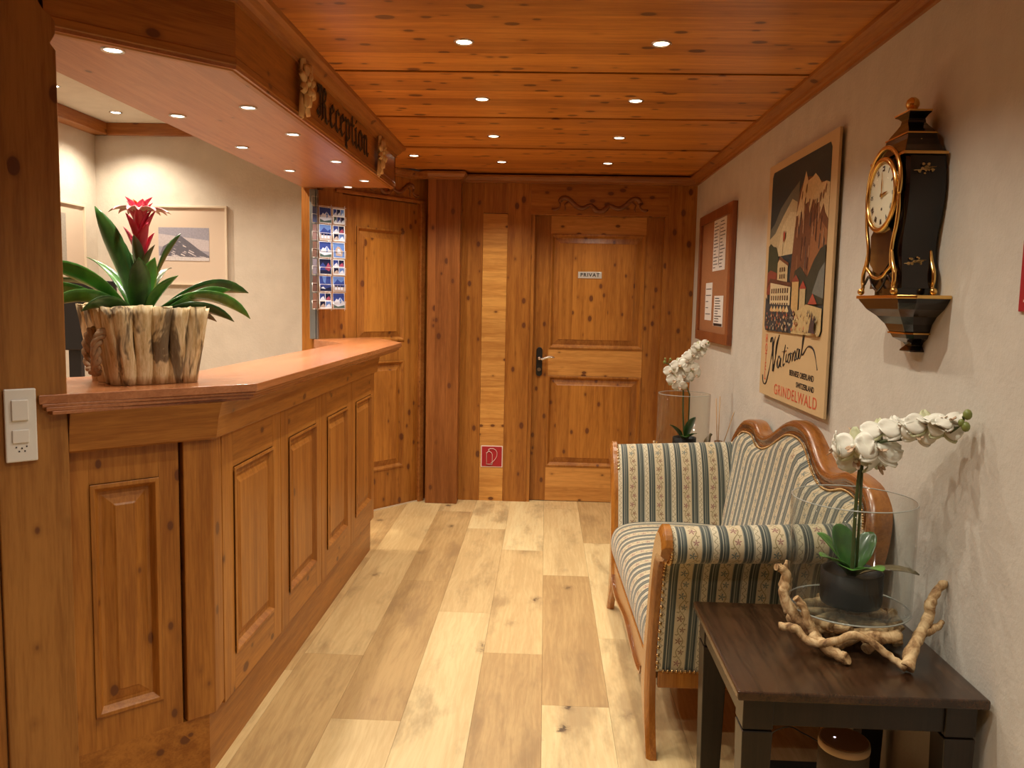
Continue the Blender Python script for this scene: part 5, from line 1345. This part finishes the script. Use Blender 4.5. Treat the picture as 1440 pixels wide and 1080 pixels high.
orchid(ob, st_, bl, lv, [((.160, -.20, .520), 1.2), ((.158, -.20, .492), 1.15), ((.150, -.195, .500), .9)], 'white orchid with black pot inside the near glass vase', .076, .085, [(.012, .004, .06), (.010, .0, .25), (.006, -.006, .385)])
ob2 = (FC[0]+.01, FC[1], FC[2]+.0125)
st2_ = [(0, 0, .06), (-.012, 0, .20), (-.016, 0, .32), (-.022, 0, .36), (-.05, 0, .395), (-.07, 0, .435), (-.095, 0, .455), (-.112, 0, .462)]
bl2 = [((-.065, -.02, .375), (-.3, -.9, .1), 1.0, 0), ((-.085, -.01, .425), (-.5, -.8, .2), .95, .3), ((-.02, -.02, .40), (0, -.9, .2), 1.05, -.2), ((-.045, -.02, .455), (-.1, -.9, .3), 1.0, .2), ((.015, -.02, .440), (.3, -.9, .3), 1.05, .1), ((-.01, -.01, .475), (0, -.9, .4), 1.0, .4), ((.035, -.02, .405), (.4, -.9, 0), .9, .5),
       ((.02, -.01, .505), (.1, -.8, .5), 1.0, .2), ((.05, -.01, .53), (.2, -.8, .5), .95, -.3), ((.065, 0, .555), (.2, -.6, .7), .9, .1), ((.085, 0, .565), (.3, -.6, .7), .85, .5), ((-.04, -.03, .345), (-.2, -.9, -.3), .9, .2)]
orchid(ob2, st2_, bl2, [(3.6, .12, .06, 1.0, .5, 'leaf_dark'), (-.75, .135, .090, 1.25, .1, 'leaf_dark'), (4.6, .085, .05, .7, .8, 'leaf_bright'), (5.3, .09, .045, .75, .5, 'leaf_dark')], [((-.120, 0, .468), .9), ((-.090, 0, .482), .8), ((-.118, 0, .485), .6), ((.105, 0, .575), .7)], 'white orchid in the glass vase behind the far sofa arm', .062, .07, [(.02, .004, .06), (.018, 0, .30), (-.012, 0, .37)], bs=.95)
# second spray stem leading up right of the far orchid belongs to the same plant (blossoms above follow it)

# driftwood stand
def drift(name, label, c, R, h, seed_, extra):
    o = thing(name, label, 'driftwood', c); q = random.Random(seed_); c = Vector(c)
    mb = MB()
    def branch(P, r0, r1):
        P = cr(P, 6); n = len(P); ph = q.random()*9
        mb.tube([p+Vector((q.uniform(-1, 1), q.uniform(-1, 1), q.uniform(-1, 1)))*.0018 for p in P], [(r0+(r1-r0)*i/n)*(1+.07*math.sin(i*1.1+ph)+.05*math.sin(i*.37)) for i in range(n)], 9)
    for k in range(9):
        a = k*2*PI/9+q.uniform(-.2, .2); b_ = a+q.uniform(.9, 1.5)
        P = [c+Vector((R*rr*math.cos(a+(b_-a)*t_), R*rr*math.sin(a+(b_-a)*t_), z)) for t_, rr, z in ((0, 1.08, .018), (.35, .92, .040), (.7, .88, .050), (1, 1.0, .056))]
        branch(P, q.uniform(.012, .017), q.uniform(.009, .013))
    for k in range(5):
        a = q.uniform(0, 2*PI); branch([c+Vector((R*.8*math.cos(a), R*.8*math.sin(a), .020)), c+Vector((R*.2*math.cos(a+1), R*.2*math.sin(a+1), .045)), c+Vector((R*.85*math.cos(a+2.6), R*.85*math.sin(a+2.6), .045))], .013, .010)
    for P, r0, r1 in extra: branch([c+Vector(p) for p in P], r0, r1)
    mb.build('branches', 'drift', o); return o
ex_ = [([(-.10, -.075, .02), (-.145, -.05, .06), (-.172, -.03, .11), (-.165, -.02, .15), (-.178, -.02, .175), (-.192, -.02, .180)], .015, .009),
       ([(-.10, -.10, .02), (-.125, -.09, .06), (-.14, -.085, .10), (-.155, -.075, .12)], .013, .008),
       ([(-.205, -.12, .060), (-.17, -.13, .062), (-.14, -.155, .038), (-.09, -.165, .045), (-.03, -.17, .065), (.03, -.20, .030), (.06, -.225, .012)], .010, .009),
       ([(-.13, -.13, .045), (-.09, -.17, .022), (-.065, -.195, .015)], .013, .014),
       ([(.062, -.225, .014), (.085, -.19, .04), (.12, -.15, .065), (.15, -.12, .095), (.160, -.11, .135), (.175, -.105, .16), (.192, -.10, .180)], .016, .010),
       ([(.13, -.14, .065), (.165, -.13, .075), (.185, -.12, .085)], .012, .006),
       ([(-.02, -.15, .055), (.03, -.155, .055), (.07, -.15, .06)], .016, .014),
       ([(-.13, .06, .03), (-.145, .08, .08), (-.135, .09, .13), (-.128, .10, .16)], .012, .007)]
drift('driftwood_stand', 'pale driftwood ring carrying the near glass vase on the dark table', (VC[0], VC[1], TZ), .125, .07, 4, ex_)
drift('driftwood_stand', 'driftwood ring under the far glass vase behind the sofa arm', (FC[0], FC[1], TZ), .105, .06, 9, [([(-.10, -.05, .03), (-.14, -.03, .08), (-.15, -.02, .12)], .012, .007)])

# reed diffuser
rd = thing('reed_diffuser', 'small brown jar with three reed sticks behind the sofa', 'reed diffuser', (.925, 4.35, TZ))
MB().lathe([(.001, 0), (.032, 0), (.035, .02), (.034, .10), (.024, .115), (.020, .120), (.022, .135), (.018, .135), (.016, .12), (.001, .12)], (.925, 4.35, TZ), 28).build('jar', 'amber', rd)
for dx, dy, dz in ((-.022, 0, .36), (.0, .01, .37), (.085, .0, .325)):
    MB().tube([(.925, 4.35, TZ+.03), (.925+dx, 4.35+dy, TZ+dz)], .0022, 6).build('reed', 'reed', rd)
cn2 = thing('pine_cone_ornament', 'small dark ornament beside the reed jar behind the sofa', 'ornament', (.91, 4.60, TZ))
MB().tube(cr([(.908, 4.60, TZ), (.911, 4.60, TZ+.07), (.924, 4.60, TZ+.11), (.938, 4.60, TZ+.135)], 5), [.008+.010*math.sin(PI*min(1, i/12)) for i in range(16)], 10).build('body', 'leaf_brown', cn2)
gf = thing('brass_figure', 'tiny brass ornament at the left behind the far sofa arm', 'ornament', (.60, 4.30, TZ))
MB().lathe([(.001, 0), (.016, 0), (.014, .01), (.005, .02), (.005, .095), (.009, .10), (.009, .108), (.001, .11)], (.60, 4.30, TZ), 16).tube([(.60, 4.30, TZ+.09), (.592, 4.30, TZ+.12), (.598, 4.30, TZ+.135)], [.003, .004, .002], 8).tube([(.60, 4.30, TZ+.08), (.612, 4.30, TZ+.10), (.606, 4.30, TZ+.12)], [.003, .003, .002], 8).build('body', 'brass', gf)

# smart speaker under the table
spk = thing('speaker', 'grey cloth covered cylinder speaker with wooden lid under the near table', 'speaker', (.770, 2.00, 0))
def oval(a, b_, z, n=40): return [Vector((.770+a*math.cos(2*PI*k/n), 2.0+b_*math.sin(2*PI*k/n), z)) for k in range(n)]
MB().box(.60, .92, 1.86, 2.20, 0, .155).build('base_box', 'black_plastic', spk)
MB().loft([oval(.058, .062, .156), oval(.060, .064, .17), oval(.060, .064, .312)], True, True).build('body', 'cloth_grey', spk)
MB().loft([oval(.061, .065, .312), oval(.0615, .0655, .318), oval(.060, .064, .330)], True, True).build('rim', 'bamboo_rim', spk)
MB().loft([oval(.057, .061, .3302), oval(.056, .060, .3320)], True, True).build('lid', 'bamboo', spk)
MB().lathe([(.0005, .0022), (.003, .0015)], (.748, 2.005, .3312), 10).build('status_light', emis('status_led', (.8, .8, 1.0), 3), spk)
cb = MB().tube(cr([(.712, 2.02, .312), (.68, 2.03, .325), (.64, 2.05, .33), (.60, 2.10, .25), (.58, 2.15, .01), (.60, 2.3, .006)], 6), .0016, 6).build('cable', 'black_plastic')
tag(cb, 'thin dark cable running from the speaker under the near table', 'cable')
